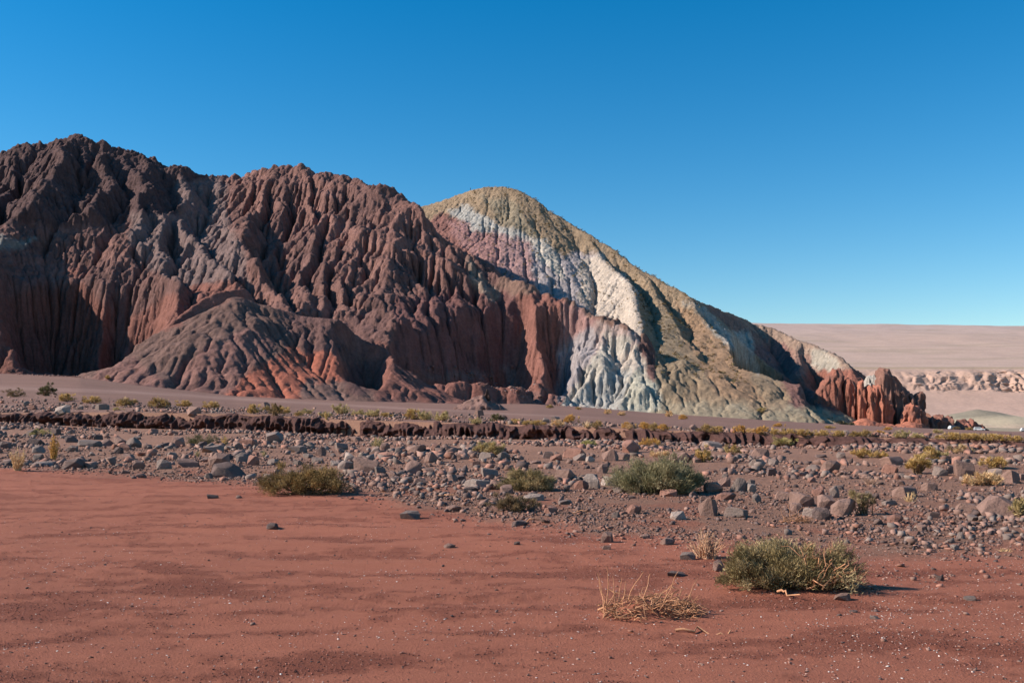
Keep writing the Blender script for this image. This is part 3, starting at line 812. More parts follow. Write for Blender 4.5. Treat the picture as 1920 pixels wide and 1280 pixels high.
while len(BOULD) < 292 and tries < 40000:
    tries += 1
    u = rg.uniform(-15, 1935); gr, ft, tp = rows_at(u)
    if rg.random() < 0.16:
        v = tp - rg.uniform(3, 16) if u < 1100 else tp - rg.uniform(1, 6); w = rg.uniform(8, 19)     # on top of the bank
    else:
        k = rg.beta(1.3, 1.6); v = ft + 6 + (min(gr, 985) - ft - 6)*k; w = rg.uniform(9, 23)*(0.8+0.5*k)
    if any(abs(u-t_[0]) < (w+t_[2])*0.48 and abs(v-t_[1]) < 5 for t_ in taken): continue
    sh = rg.choice(['block', 'block', 'block', 'slab', 'peak']); tn = rg.choice(['brown', 'brown', 'grey', 'reddish', 'dark', 'grey'])
    BOULD.append([u, v, w, w*rg.uniform(0.35, 0.75), str(sh), str(tn)]); taken.append((u, v, w))

# things one can find in the picture, used to say which boulder is which: column, row, wording
MARKS = [(1490,1090,'big olive bush on the near sand'),(1215,1150,'foreground heap of dead brushwood'),(1325,1040,'dry straw clump beside the near bush'),
 (575,915,'dark olive bush at the sand edge'),(990,910,'olive bush amid central boulders'),(1230,905,'large grey-green bush'),(960,950,'small brown-green bush on the gravel'),
 (1618,950,'leggy green bush beside the boulder pile'),(1722,875,'tall yellow bush at right'),(1845,900,'low straw-coloured bush at far right'),(1865,875,'small yellow bush at far right'),
 (915,845,'pale yellow bush at the bank foot'),(710,832,'pale grass tuft below the bank'),(1102,832,'lime-green cushion plant'),(1222,834,'orange-yellow bush below the bank'),(1320,856,'yellow tuft above the large bush'),
 (1490,970,'dead twiggy brush in the gravel'),(378,826,'dark green low bush at left'),(103,850,'tall tan plant at left'),(40,870,'straw-coloured plant at far left'),(88,735,'upright green shrub on the plain'),
 (1470,832,'pale green bush below the bank'),(1625,855,'yellow bushes below the right bank'),(1635,900,'pinkish dry twigs'),(515,785,'olive shrub on the bank face'),(930,782,'dark green shrub on the bank top')]

WORD = {'block': 'boulder', 'slab': 'flat stone', 'peak': 'pointed boulder'}
CAT = {'block': 'boulder', 'slab': 'stone', 'peak': 'boulder'}
recs = []
for b in BOULD:
    u, v, w, h, sh, tn = b
    X, Y, Z = hit(u, v)
    sw = w*Y/F; shh = h*Y/F
    best = min(MARKS, key=lambda m: (m[0]-u)**2 + (2.2*(m[1]-v))**2)
    dx, dy = u-best[0], v-best[1]
    gr, ft, tp = rows_at(u)
    if abs(dx) > abs(dy)*1.6: rel = 'left of the' if dx < 0 else 'right of the'
    else: rel = 'behind the' if dy < 0 else 'in front of the'
    size = 'huge' if sw > 1.15 else 'large' if sw > 0.8 else 'medium' if sw > 0.5 else 'small'
    tone = {'brown': 'brownish', 'dark': 'dark grey', 'grey': 'grey', 'reddish': 'reddish', 'pale': 'pale'}[tn]
    recs.append(dict(u=u, v=v, X=X, Y=Y, Z=Z, w=sw, h=shh, sh=sh, tn=tn, key=(size, tone, WORD[sh], rel, best[2]), d=math.hypot(dx, 2.2*dy)))
from collections import defaultdict
same = defaultdict(list)
for r in recs: same[r['key']].append(r)
ORD = ['nearest', 'second-nearest', 'third-nearest', 'fourth-nearest', 'fifth-nearest', 'sixth-nearest', 'seventh-nearest', 'eighth-nearest']
for k, lst in same.items():
    lst.sort(key=lambda r: r['d'])
    for i, r in enumerate(lst):
        pre = '' if len(lst) == 1 else ORD[min(i, 7)] + ' '
        r['label'] = f"{pre}{k[0]} {k[1]} {k[2]} {k[3]} {k[4]}"
for r in recs:
    ms = PROTO[r['sh']]
    me = ms[int(rg.integers(len(ms)))][r['tn']]
    o = bpy.data.objects.new({'block': 'boulder', 'slab': 'flat_stone', 'peak': 'boulder'}[r['sh']], me)
    COL.objects.link(o)
    d = r['w']*rg.uniform(0.7, 1.0)
    o.scale = (r['w'], d, r['h']*1.34)
    a = rg.choice([0, math.pi]) + rg.uniform(-0.5, 0.5)
    o.rotation_euler = (rg.uniform(-0.1, 0.1), rg.uniform(-0.15, 0.15), a)
    Yc = r['Y'] + d*0.35
    Xc = r['X']*Yc/r['Y']
    o.location = (Xc, Yc, float(ground_z(Xc, Yc)) - r['h']*0.40)
    tag(o, r['label'], CAT[r['sh']], 'boulders strewn over the river bed' if r['Y'] < np.interp(r['u'], BK[:, 0], BK[:, 3]) else 'boulders on top of the bank')

# uncounted rubble between the boulders: one mesh
def scatter(name, pts, sizes, flat, tones, seed, label, cat, npr=10, nproto=8):
    rg = np.random.default_rng(seed)
    pv, pf = [], []
    for i in range(nproto):
        me = hull_rock(900+seed*31+i, npr, 'block', 0)
        v = np.empty(len(me.vertices)*3); me.vertices.foreach_get('co', v)
        pv.append(v.reshape(-1, 3) - [0, 0, 0.3]); pf.append(np.array([p.vertices[:] for p in me.polygons if len(p.vertices) == 3]))
        bpy.data.meshes.remove(me)
    V, Fc, C = [], [], []; n = 0
    cols = np.array([np.asarray(c) for c in tones])
    pts = np.asarray(pts, float); sizes = np.asarray(sizes, float); N = len(pts)
    kk = rg.integers(nproto, size=N)
    for k in range(nproto):
        m = kk == k; M = int(m.sum()); nv_ = len(pv[k])
        s3 = sizes[m][:, None]*np.column_stack([rg.uniform(.8, 1.25, M), rg.uniform(.7, 1.1, M), rg.uniform(*flat, M)])
        v = pv[k][None]*s3[:, None, :]
        a = rg.uniform(0, 6.283, M)[:, None]; ca, sa = np.cos(a), np.sin(a); tl = rg.uniform(-.3, .3, M)[:, None]
        v = np.stack([v[..., 0]*ca - v[..., 1]*sa, v[..., 0]*sa + v[..., 1]*ca, v[..., 2] + tl*v[..., 0]], -1) + pts[m][:, None, :]
        V.append(v.reshape(-1, 3)); Fc.append((pf[k][None] + n + (np.arange(M)*nv_)[:, None, None]).reshape(-1, 3)); n += M*nv_
        C.append(np.repeat(cols[rg.integers(len(cols), size=M)]*rg.uniform(.75, 1.25, (M, 1)), nv_, 0))
    t = NT(name + '_stone', rough=0.9, spec=0.2)
    p = t.pos()
    m = t.done(t.gain(t.attr(), t.ramp(t.noise(p, 18, 4, 0.7), 0.3, 0.8, 0.7, 1.2)))
    o = add_mesh(name, np.concatenate(V), np.concatenate(Fc), m)
    set_color(o.data, np.concatenate(C))
    return tag(o, label, cat, kind='stuff')

rg = np.random.default_rng(33)
M = 90000
u = rg.uniform(-120, 2050, M); lv = levels(u); Yg, Yb = lv[0], lv[1]
r0 = rg.random(M); q = rg.uniform(0.055, 1, M)
g1, g2 = r0 < 0.62, (r0 >= 0.62) & (r0 < 0.80)
Y = np.where(g1, Yg + (Yb-0.6-Yg)*rg.random(M)**0.75, np.where(g2, Yb - 0.3 - np.abs(rg.normal(size=M))*4, Yb + 0.8 + np.abs(rg.normal(size=M))*np.where(u < 900, 16, 7)))
s_ = np.where(g1, 0.06*(1/q)**0.75, np.where(g2, 0.07, 0.08)*(1/q)**0.7)
X = (u-U0)/F*Y
cl = fbm(X*0.11, Y*0.11, 3)
ok = (Y > Yg-1) & (rg.random(M) < 0.30 + 2.0*cl + np.where(g1, 0, .3))
X, Y, s_ = X[ok][:19000], Y[ok][:19000], s_[ok][:19000]
sz = np.minimum(s_*1.25, np.where(Y < 30, 0.30*Y/30, .45))
pts = np.column_stack([X, Y]); zz = ground_z(X, Y)
scatter('river_rubble', np.column_stack([pts, zz]), sz, (.5, .95), [TONES['grey'], TONES['brown'], TONES['reddish'], TONES['dark'], TONES['brown']], 1, 'loose grey-brown rubble covering the river bed and bank top', 'rubble', 9)
# pebbles, coarse grains and pale flakes on the near sand
def sand_scatter(n, ymax, pw, keep):
    out = []
    while sum(len(o) for o in out) < n:
        Y = 4.9 + (ymax-4.9)*rg.random(6000)**pw; X = rg.uniform(-.60, .60, 6000)*Y
        ok = (Y < levels(ucol(X, Y))[0] + .6) & (rg.random(6000) < keep(X, Y))
        out.append(np.column_stack([X, Y])[ok])
    return np.concatenate(out)[:n]
edge = lambda X, Y: np.exp(-np.maximum(0, levels(ucol(X, Y))[0]-Y)/2.5)
pts = sand_scatter(2200, 26, 1.2, lambda X, Y: 0.18 + 0.8*edge(X, Y))
sz = 0.014*(1/rg.uniform(0.05, 1, len(pts)))**(0.35+0.45*edge(pts[:, 0], pts[:, 1]))
scatter('sand_pebbles', np.column_stack([pts, ground_z(pts[:, 0], pts[:, 1])]), sz, (.35, .7), [TONES['dark'], TONES['brown'], TONES['reddish']], 2, 'small dark pebbles lying on the red sand', 'pebbles', 8)
pts = sand_scatter(17000, 17, 1.35, lambda X, Y: 0.06 + 0.94*coarse_patch(X, Y))
sz = 0.008*(1/rg.uniform(0.12, 1, len(pts)))**0.4
scatter('coarse_sand_grains', np.column_stack([pts, ground_z(pts[:, 0], pts[:, 1])]), sz, (.4, .8), [lin(120, 76, 66), lin(150, 92, 78), lin(96, 62, 56), lin(176, 120, 102)], 4, 'coarse dark grains gathered in patches on the near sand', 'gravel', 7)
pts = sand_scatter(4500, 16, 1.3, lambda X, Y: 0.08 + 0.9*np.maximum(0, fbm(X*0.5+9, Y*0.7, 3)) + 0.28*smooth(-2, 5, X))
sz = rg.uniform(0.008, 0.017, len(pts))*np.where(rg.random(len(pts)) < .06, 1.5, 1)
scatter('pale_flakes', np.column_stack([pts, ground_z(pts[:, 0], pts[:, 1]) + 0.002]), sz, (.15, .4), [lin(225, 196, 180), lin(205, 165, 148), lin(240, 225, 215)], 3, 'tiny whitish flakes speckling the near red sand', 'flakes', 7)

# fine grit between the boulders
M = 60000
u = rg.uniform(-60, 1980, M); lv = levels(u)
Y = lv[0] - 2.0 + np.abs(rg.normal(size=M))*9; X = (u-U0)/F*Y
ok = (Y < lv[1]-1) & (rg.random(M) < (0.25 + 0.9*smooth(-1.5, 2, Y-lv[0]))*(0.55 + 1.2*fbm(X*0.4, Y*0.4, 3)))
X, Y = X[ok][:16000], Y[ok][:16000]
sz = (0.016 + 0.0008*Y)*(1/rg.uniform(0.08, 1, len(X)))**0.55
scatter('gravel_grit', np.column_stack([X, Y, ground_z(X, Y)]), sz, (.4, .8), [TONES['brown']*.9, TONES['dark'], TONES['reddish']*.85, TONES['dark']*1.2], 7, 'fine dark grit and chips covering the gravel between the boulders', 'gravel', 7)
# ------------------------------------------------------------------ plants
def leaf_material(name):
    t = NT(name, rough=0.75, spec=0.2)
    c = t.attr()
    m = t.done(c)
    tr = t.n('ShaderNodeBsdfTranslucent'); t.l(c, tr.inputs['Color'])
    mx = t.n('ShaderNodeMixShader'); mx.inputs[0].default_value = 0.22
    t.l(t.b.outputs[0], mx.inputs[1]); t.l(tr.outputs[0], mx.inputs[2])
    t.l(mx.outputs[0], t.t.nodes['Material Output'].inputs['Surface'])
    return m
m_leaf = leaf_material('dry_leaf')
t = NT('dry_twig', rough=0.85, spec=0.2)
m_twig = t.done(t.gain(t.attr(), t.ramp(t.noise(t.obj(), 60, 3), 0.3, 0.7, 0.7, 1.25)))

def norm(v): return v/np.maximum(np.linalg.norm(v, axis=-1, keepdims=True), 1e-9)

def blades(pos, dirs, length, width, cols, rg, up=0.0):
    """thin kite-shaped leaves: 4 verts, one quad each"""
    n = len(pos)
    side = norm(np.cross(dirs, rg.normal(size=(n, 3))))
    L = np.asarray(length).reshape(-1, 1); Wd = np.asarray(width).reshape(-1, 1)
    bend = rg.normal(size=(n, 3))*0.12*L
    a = pos; b = pos + dirs*L*0.45 + side*Wd*0.5; c = pos + dirs*L + bend; d = pos + dirs*L*0.45 - side*Wd*0.5
    V = np.stack([a, b, c, d], 1).reshape(-1, 3)
    Fc = np.arange(n*4).reshape(n, 4)
    C = np.repeat(cols, 4, 0)
    return V, Fc, C

def tubes(paths, radii, cols, sides=4):
    """tapered twigs along polylines"""
    V, Fc, C = [], [], []; n = 0
    for p, r, c in zip(paths, radii, cols):
        p = np.asarray(p, float); k = len(p)
        tn = norm(np.gradient(p, axis=0))
        ref = np.array([0.3, 0.2, 0.93]) if abs(tn[0, 2]) < 0.8 else np.array([1.0, 0.1, 0])
        s1 = norm(np.cross(tn, ref)); s2 = np.cross(tn, s1)
        an = np.arange(sides)*2*np.pi/sides
        rr = np.linspace(r[0], r[1], k)[:, None, None]
        ring = p[:, None, :] + rr*(np.cos(an)[None, :, None]*s1[:, None, :] + np.sin(an)[None, :, None]*s2[:, None, :])
        V.append(ring.reshape(-1, 3))
        i = n + np.arange(k*sides).reshape(k, sides)
        j = np.roll(i, -1, 1)
        Fc.append(np.stack([i[:-1], j[:-1], j[1:], i[1:]], -1).reshape(-1, 4))
        C.append(np.repeat(np.asarray(c)[None], k*sides, 0)); n += k*sides
    return np.concatenate(V), np.concatenate(Fc), np.concatenate(C)

def curve(a, b, rg, wig=0.08, k=6, sag=0.0):
    t_ = np.linspace(0, 1, k)[:, None]
    L = np.linalg.norm(np.asarray(b)-np.asarray(a))
    p = np.asarray(a)*(1-t_) + np.asarray(b)*t_
    w = rg.normal(size=(k, 3))*wig*L*np.sin(np.pi*t_)
    w = np.cumsum(w, 0)*0.5*np.sin(np.pi*t_) + w*0.5
    p = p + w
    p[:, 2] += sag*L*np.sin(np.pi*t_[:, 0])
    return p

def obj_from(name, data, mat, parent):
    o = add_mesh(name, data[0], data[1], mat, parent)
    set_color(o.data, data[2]); return o

def root(name, loc, label, cat, group=None):
    e = bpy.data.objects.new(name, None); COL.objects.link(e); e.location = loc; e.empty_display_size = 0.2
    return tag(e, label, cat, group)

def bush_data(w, d, h, nclump, per, leafL, leafW, cols, seed, lean=0.0, under=0.12, twigcol=lin(150, 118, 88), shell=(0.55, 1.0), spread=0.75):
    """dome of leafy clumps on wiry stems; returns foliage and stems"""
    rg = np.random.default_rng(seed)
    cols = np.array([np.asarray(c) for c in cols])
    ph = rg.uniform(0, 2*np.pi, nclump); ct = rg.uniform(0.0, 1.0, nclump)**0.8
    st = np.sqrt(1-ct**2)
    r = rg.uniform(*shell, nclump)**0.7
    r = r*(1 + 0.22*np.sin(ph*3 + seed) + 0.15*np.sin(ph*5 + ct*4))
    r = r*np.where(rg.random(nclump) < .15, 1.2, 1.0)
    C = np.stack([np.cos(ph)*st*w/2*r, np.sin(ph)*st*d/2*r, under*h + ct*h*(1-under)*r*0.70], 1)
    C[:, 0] += lean*C[:, 2]
    rad = 0.5*(w+d)/2*rg.uniform(0.10, 0.20, nclump)
    lv, ld, lc = [], [], []
    for c, q in zip(C, rad):
        n = int(per*rg.uniform(.6, 1.4))
        out = norm(c - np.array([0, 0, -0.3*h]))
        o = rg.normal(size=(n, 3))*q*np.array([1, 1, 0.8])*0.6
        pos = c + o
        pos[:, 2] = np.maximum(pos[:, 2], 0.01)
        dr = norm(out*1.0 + rg.normal(size=(n, 3))*spread + np.array([0, 0, 0.45]))
        k = rg.integers(len(cols)); base = cols[k]*rg.uniform(.8, 1.2)
        cc = base*rg.uniform(.65, 1.35, (n, 1))
        m = rg.random(n) < 0.12
        cc[m] = cols[rg.integers(len(cols), size=m.sum())]*1.1
        lv.append(pos); ld.append(dr); lc.append(cc)
    pos = np.concatenate(lv); dr = np.concatenate(ld); cc = np.concatenate(lc); n = len(pos)
    fol = blades(pos, dr, leafL*rg.uniform(.6, 1.5, n), leafW*rg.uniform(.7, 1.3, n), cc, rg)
    paths, rad_, tc = [], [], []
    for c in C:
        a = np.array([rg.normal()*w*0.09, rg.normal()*d*0.09, -0.02])
        paths.append(curve(a, c, rg, 0.09, 6, 0.05)); rad_.append((0.011*h/0.5 + 0.002, 0.002*h/0.5 + .001)); tc.append(twigcol*rg.uniform(.6, 1.2))
    return fol, tubes(paths, rad_, tc)

HSURF = np.maximum(V3[:, 2].reshape(HZ.shape), HZ)
def hit_hill(px, py):
    """where the ray of a photo pixel meets the hills or the plain before them"""
    Y = np.arange(280.0, 560.0, 0.25); X = (px-U0)/F*Y; Z = EYE + (V0-py)/F*Y
    i = np.clip(((X-xs2[0])/H2).astype(int), 0, len(xs2)-1); j = np.clip(((Y-ys2[0])/H2).astype(int), 0, len(ys2)-1)
    g = np.maximum(np.where(Y < ys2[0], -99, HSURF[j, i]), plain_z(X, Y))
    k = int(np.argmax(Z <= g)); return float(X[k]), float(Y[k]), float(g[k])

def place(px, py, wpx, hpx):
    X, Y, Z = hit(px, py)
    if Y > 300: X, Y, Z = hit_hill(px, py)
    return (X, Y, Z), wpx*Y/F, hpx*Y/F, Y

OLIVEC = [lin(160, 138, 94), lin(176, 152, 108), lin(136, 118, 80), lin(196, 170, 126)]
GREYG = [lin(164, 150, 112), lin(146, 136, 98), lin(180, 164, 126), lin(132, 124, 88)]
DKOL = [lin(142, 112, 68), lin(158, 128, 80), lin(118, 96, 58), lin(176, 146, 98)]
YELL = [lin(212, 170, 102), lin(196, 156, 92), lin(222, 184, 122), lin(180, 146, 88)]
PALEY = [lin(216, 188, 134), lin(200, 174, 120), lin(186, 162, 110)]
STRAW = [lin(236, 192, 140), lin(220, 176, 124), lin(242, 206, 158)]
ORNG = [lin(214, 160, 86), lin(198, 146, 78), lin(222, 174, 102)]
LIME = [lin(190, 176, 106), lin(174, 162, 96), lin(202, 186, 122)]
DKGR = [lin(116, 106, 74), lin(104, 98, 66), lin(132, 120, 84)]
BRNG = [lin(146, 120, 88), lin(158, 132, 100), lin(128, 106, 78)]
WOODC = lin(206, 148, 110)

# the named bushes: column, foot row, width, height, clumps, leaves per clump, leaf (m), colours, label
def shrub(px, py, wpx, hpx, ncl, per, lL, lW, cols, seed, label, cat='bush', name='shrub', **kw):
    loc, w, h, Y = place(px, py, wpx, hpx)
    e = root(name, loc, label, cat)
    fol, st = bush_data(w, w*kw.pop('deep', 0.75), h, ncl, per, lL, lW, cols, seed, **kw)
    obj_from('foliage', fol, m_leaf, e); obj_from('stems', st, m_twig, e)
    return e, w, h, loc

# big near bush with bare pale branches on its right side
e, w, h, loc = shrub(1478, 1098, 236, 84, 190, 200, 0.045, 0.007, OLIVEC, 3, 'big dense olive-green bush with bare branches on the near red sand', lean=-0.15, deep=0.6, under=0.10)
rg = np.random.default_rng(8)
paths, rad, tc = [], [], []
for i in range(46):
    a = np.array([rg.uniform(0.05, .48)*w, rg.uniform(-.32, .05)*w, rg.uniform(0, .12)])
    if i < 34: b = a + [rg.uniform(.04, .30)*w*0.7, rg.uniform(-.15, .05)*w, rg.uniform(.02, .34)*h*1.4]
    else: b = a + [rg.uniform(-.3, .1)*w, rg.uniform(-.05, .1)*w, rg.uniform(.5, 1.0)*h]
    paths.append(curve(a, b, rg, 0.13, 8, 0.1)); rad.append((rg.uniform(.005, .011), .002)); tc.append(WOODC*rg.uniform(.75, 1.15))
paths.append(curve([-.18*w, -.34*w, 0.02], [-.06*w, -.52*w, 0.03], rg, .1, 8, .1)); rad.append((.012, .006)); tc.append(WOODC)
obj_from('bare_branches', tubes(paths, rad, tc, 5), m_twig, e)

shrub(577, 926, 152, 52, 100, 190, 0.055, 0.011, DKOL, 4, 'dark olive bush with a rounded crown at the edge of the sand', deep=0.7)
shrub(992, 919, 102, 46, 75, 170, 0.07, 0.010, OLIVEC, 5, 'olive-green bush growing amid the boulders left of centre of the rubble', deep=0.7, under=.05)
shrub(1233, 924, 162, 70, 110, 200, 0.09, 0.012, GREYG, 6, 'largest grey-green bush growing among the boulders', deep=0.7, under=.05, lean=0.1)
shrub(962, 958, 68, 36, 50, 120, 0.05, 0.008, BRNG, 7, 'small brown-green bush on the gravel in front of the boulders', deep=0.8, lean=-.1)
shrub(1618, 964, 52, 50, 26, 60, 0.06, 0.009, BRNG+OLIVEC, 9, 'leggy green bush leaning beside the boulder pile', deep=0.7, lean=-.35, under=.3)
shrub(1722, 888, 46, 44, 46, 60, 0.10, 0.018, YELL, 10, 'tall golden-yellow bush standing right of the boulders', deep=.8)
shrub(1742, 866, 36, 34, 34, 50, 0.10, 0.02, YELL, 41, 'golden bush just behind the tall golden-yellow bush', deep=.8)
shrub(1845, 909, 66, 24, 46, 60, 0.09, 0.014, STRAW, 11, 'low straw-coloured bush between boulders at the far right', deep=.7)
shrub(1866, 879, 44, 24, 36, 50, 0.10, 0.02, YELL, 12, 'small yellow bush at the far right above the straw-coloured bush', deep=.8)
shrub(905, 851, 38, 24, 34, 50, 0.12, 0.02, PALEY, 13, 'left one of a pair of pale yellow bushes at the bank foot')
shrub(927, 856, 38, 28, 36, 50, 0.12, 0.02, PALEY, 14, 'right one of a pair of pale yellow bushes at the bank foot')
shrub(1102, 838, 32, 15, 36, 50, 0.08, 0.018, LIME, 16, 'lime-green cushion plant below the bank', under=.02)
shrub(1222, 839, 40, 22, 36, 55, 0.10, 0.02, ORNG, 17, 'orange-yellow bush below the bank behind the largest bush')
shrub(1320, 866, 34, 26, 36, 50, 0.10, 0.02, YELL, 18, 'yellow bush among boulders above right of the largest grey-green bush')
shrub(1372, 852, 34, 20, 28, 40, 0.10, 0.02, YELL+PALEY, 42, 'yellow bush amid boulders right of its twin above the largest bush')
shrub(1238, 856, 34, 14, 26, 40, 0.09, 0.018, STRAW, 43, 'low straw tuft just behind the largest grey-green bush')
shrub(378, 834, 58, 20, 46, 60, 0.10, 0.018, DKGR, 19, 'dark green low bush among boulders at left', under=.02)
shrub(88, 742, 30, 30, 46, 50, 0.22, 0.06, DKGR, 20, 'upright dark green shrub on the plain at far left', cat='shrub', under=.08)
shrub(28, 744, 36, 18, 34, 40, 0.18, 0.05, BRNG, 21, 'grey-green bush on the bank top left of the upright shrub')
shrub(1470, 838, 44, 22, 40, 50, 0.11, 0.018, LIME+PALEY, 22, 'pale green feathery bush against the bank at right')
shrub(1616, 858, 36, 20, 34, 45, 0.10, 0.02, YELL, 23, 'yellow bush below the right bank, left of a lower yellow tuft')
shrub(1650, 858, 30, 12, 26, 40, 0.10, 0.02, YELL, 24, 'low yellow tuft right beside the yellow bush below the right bank')
shrub(1798, 850, 46, 18, 34, 40, 0.10, 0.02, BRNG+STRAW, 25, 'brownish sparse bush below the bank at far right')
shrub(1765, 862, 30, 16, 24, 40, 0.10, 0.02, PALEY, 26, 'pale yellow tuft right of the tall golden-yellow bushes')
shrub(515, 800, 30, 28, 34, 45, 0.12, 0.03, DKOL, 27, 'olive shrub rooted in the bank face left of centre')
shrub(930, 791, 24, 16, 30, 40, 0.14, 0.04, DKGR, 28, 'dark green shrub on the bank top near the centre')
shrub(1427, 774, 15, 13, 26, 30, 0.5, 0.15, PALEY, 29, 'pale yellow bush at the slope foot behind the walking person')
shrub(202, 711, 9, 8, 24, 24, 0.3, 0.1, YELL, 30, 'lone round yellow bush on the grey spur')
shrub(1912, 972, 26, 44, 26, 40, 0.08, 0.010, PALEY, 31, 'pale feathery bush cut by the right picture edge', deep=.8)
shrub(75, 818, 44, 16, 26, 40, 0.08, 0.014, LIME, 44, 'low lime-green plant behind the tall tan plant')
shrub(222, 769, 22, 7, 20, 30, 0.09, 0.02, LIME+PALEY, 45, 'small pale lime tuft on the lip of the bank at left', under=.02)

# upright dry plants: many wiry stalks
def stalks(px, py, wpx, hpx, n, cols, seed, label, cat, name, rad=(.004, .0015), fan=0.5, leaf=0, bend=.06, group=None):
    loc, w, h, Y = place(px, py, wpx, hpx)
    rg = np.random.default_rng(seed)
    e = root(name, loc, label, cat, group)
    paths, rr, tc, lp, ld, lc = [], [], [], [], [], []
    for i in range(n):
        a = np.array([rg.normal()*w*0.10, rg.normal()*w*0.10, -0.01])
        ph = rg.uniform(0, 6.28); q = rg.random()**.6*fan
        b = a + [math.cos(ph)*q*w, math.sin(ph)*q*w*.8, h*rg.uniform(.45, 1.0)*(1-0.35*(q/fan)**2)]
        p = curve(a, b, rg, bend, 6, 0.02); paths.append(p); rr.append(rad)
        c = np.asarray(cols[rg.integers(len(cols))])*rg.uniform(.8, 1.15); tc.append(c)
        if leaf:
            k = rg.integers(2, 6, size=leaf); lp.append(p[k] + rg.normal(size=(leaf, 3))*.01*h); ld.append(norm(rg.normal(size=(leaf, 3)) + [0, 0, .9])); lc.append(np.repeat(c[None], leaf, 0)*rg.uniform(.75, 1.2, (leaf, 1)))
    obj_from('stalks', tubes(paths, rr, tc, 4), m_twig, e)
    if leaf:
        n_ = sum(len(x) for x in lp)
        obj_from('foliage', blades(np.concatenate(lp), np.concatenate(ld), np.full(n_, h*.10), np.full(n_, h*.022), np.concatenate(lc), rg), m_leaf, e)
    return e, w, h
stalks(1325, 1046, 76, 58, 90, [lin(214, 164, 128), lin(198, 148, 114), lin(226, 180, 144)], 51, 'clump of dry upright straw stalks left of the near olive bush', 'dry grass', 'dry_grass', (.006, .003), .5)
stalks(33, 881, 32, 45, 46, STRAW, 52, 'straw-coloured bushy plant at the far left on the sand edge', 'dry plant', 'dry_plant', (.012, .006), .5, 10)
stalks(101, 862, 24, 52, 40, ORNG, 53, 'tall tan plant beside flat stones at left', 'dry plant', 'dry_plant', (.012, .006), .4, 12)
stalks(708, 842, 30, 26, 50, PALEY, 54, 'pale grass tuft below the bank left of centre', 'grass tuft', 'grass_tuft', (.016, .006), .5, 4)
stalks(420, 834, 18, 20, 30, YELL, 55, 'yellow grass tuft right of the dark green low bush', 'grass tuft', 'grass_tuft', (.014, .006), .45, 5)
stalks(612, 812, 12, 18, 24, YELL, 56, 'yellow tuft hanging on the bank face', 'grass tuft', 'grass_tuft', (.016, .008), .45, 6)
stalks(495, 855, 14, 14, 22, PALEY, 57, 'tiny pale grass tuft between boulders behind the dark olive bush', 'grass tuft', 'grass_tuft', (.010, .005), .5, 2)
stalks(371, 856, 12, 15, 22, PALEY, 58, 'tiny pale grass tuft in front of the dark green low bush', 'grass tuft', 'grass_tuft', (.010, .005), .5, 2)
stalks(1634, 909, 36, 22, 40, [lin(206, 166, 140), lin(190, 150, 126)], 59, 'pinkish dry twigs on the gravel right of centre', 'dry twigs', 'dry_twigs', (.007, .003), .6)
stalks(1706, 940, 28, 24, 34, STRAW, 60, 'dry pale stalks growing against a rounded boulder', 'dry twigs', 'dry_twigs', (.007, .003), .5)
stalks(1882, 1033, 26, 9, 18, STRAW, 61, 'small tuft of dry stubble on the gravel at far right', 'dry grass', 'dry_grass', (.005, .002), .6)
stalks(1100, 802, 20, 16, 26, STRAW, 62, 'straw-white tuft on the bank edge', 'grass tuft', 'grass_tuft', (.018, .008), .5, 4)

# dead brushwood
def brush(px, py, wpx, hpx, n, seed, label, tall=()):
    loc, w, h, Y = place(px, py, wpx, hpx)
    rg = np.random.default_rng(seed)
    e = root('brushwood', loc, label, 'brushwood')
    paths, rr, tc = [], [], []
    for i in range(n):
        u = rg.uniform(-.45, .45); v = rg.normal()*.16
        hh = h*0.75*max(0.12, 1-(u/.5)**2)
        a = np.array([u*w, v*w, rg.uniform(0, .7)*hh])
        ph = rg.normal()*.7 - 0.25
        L = w*rg.uniform(.08, .26)
        b = a + [math.cos(ph)*L, math.sin(ph)*L*.8, rg.normal()*L*.30]
        b[2] = max(b[2], .005)
        paths.append(curve(a, b, rg, .16, 7, .06)); rr.append((rg.uniform(.003, .008), .0015)); tc.append(WOODC*rg.uniform(.6, 1.1))
    tag(obj_from('tangled_twigs', tubes(paths, rr, tc, 4), m_twig, e), kind='stuff')
    if tall:
        paths, rr, tc = [], [], []
        for (fu, tu, fh) in tall:
            paths.append(curve([fu*w, rg.normal()*.05*w, .02], [tu*w, rg.normal()*.05*w, fh*h], rg, .05, 7)); rr.append((.006, .002)); tc.append(WOODC*rg.uniform(.9, 1.15))
        obj_from('upright_stems', tubes(paths, rr, tc, 5), m_twig, e)
    return e, w, h, loc
e, w, h, loc = brush(1212, 1150, 190, 52, 340, 71, 'heap of dead brushwood half buried in the foreground sand',
  [(-.42, -.48, 1.45), (-.40, -.46, 1.3), (-.40, -.40, 1.75), (-.30, -.33, 1.35), (-.30, -.24, 1.3), (-.22, -.05, 1.6), (-.22, -.21, 1.2), (-.05, .05, 1.4), (.12, .30, 1.6), (.05, .28, 1.1), (.33, .52, 1.25), (.26, .34, .9), (.18, .22, .9), (.4, .5, .7)])
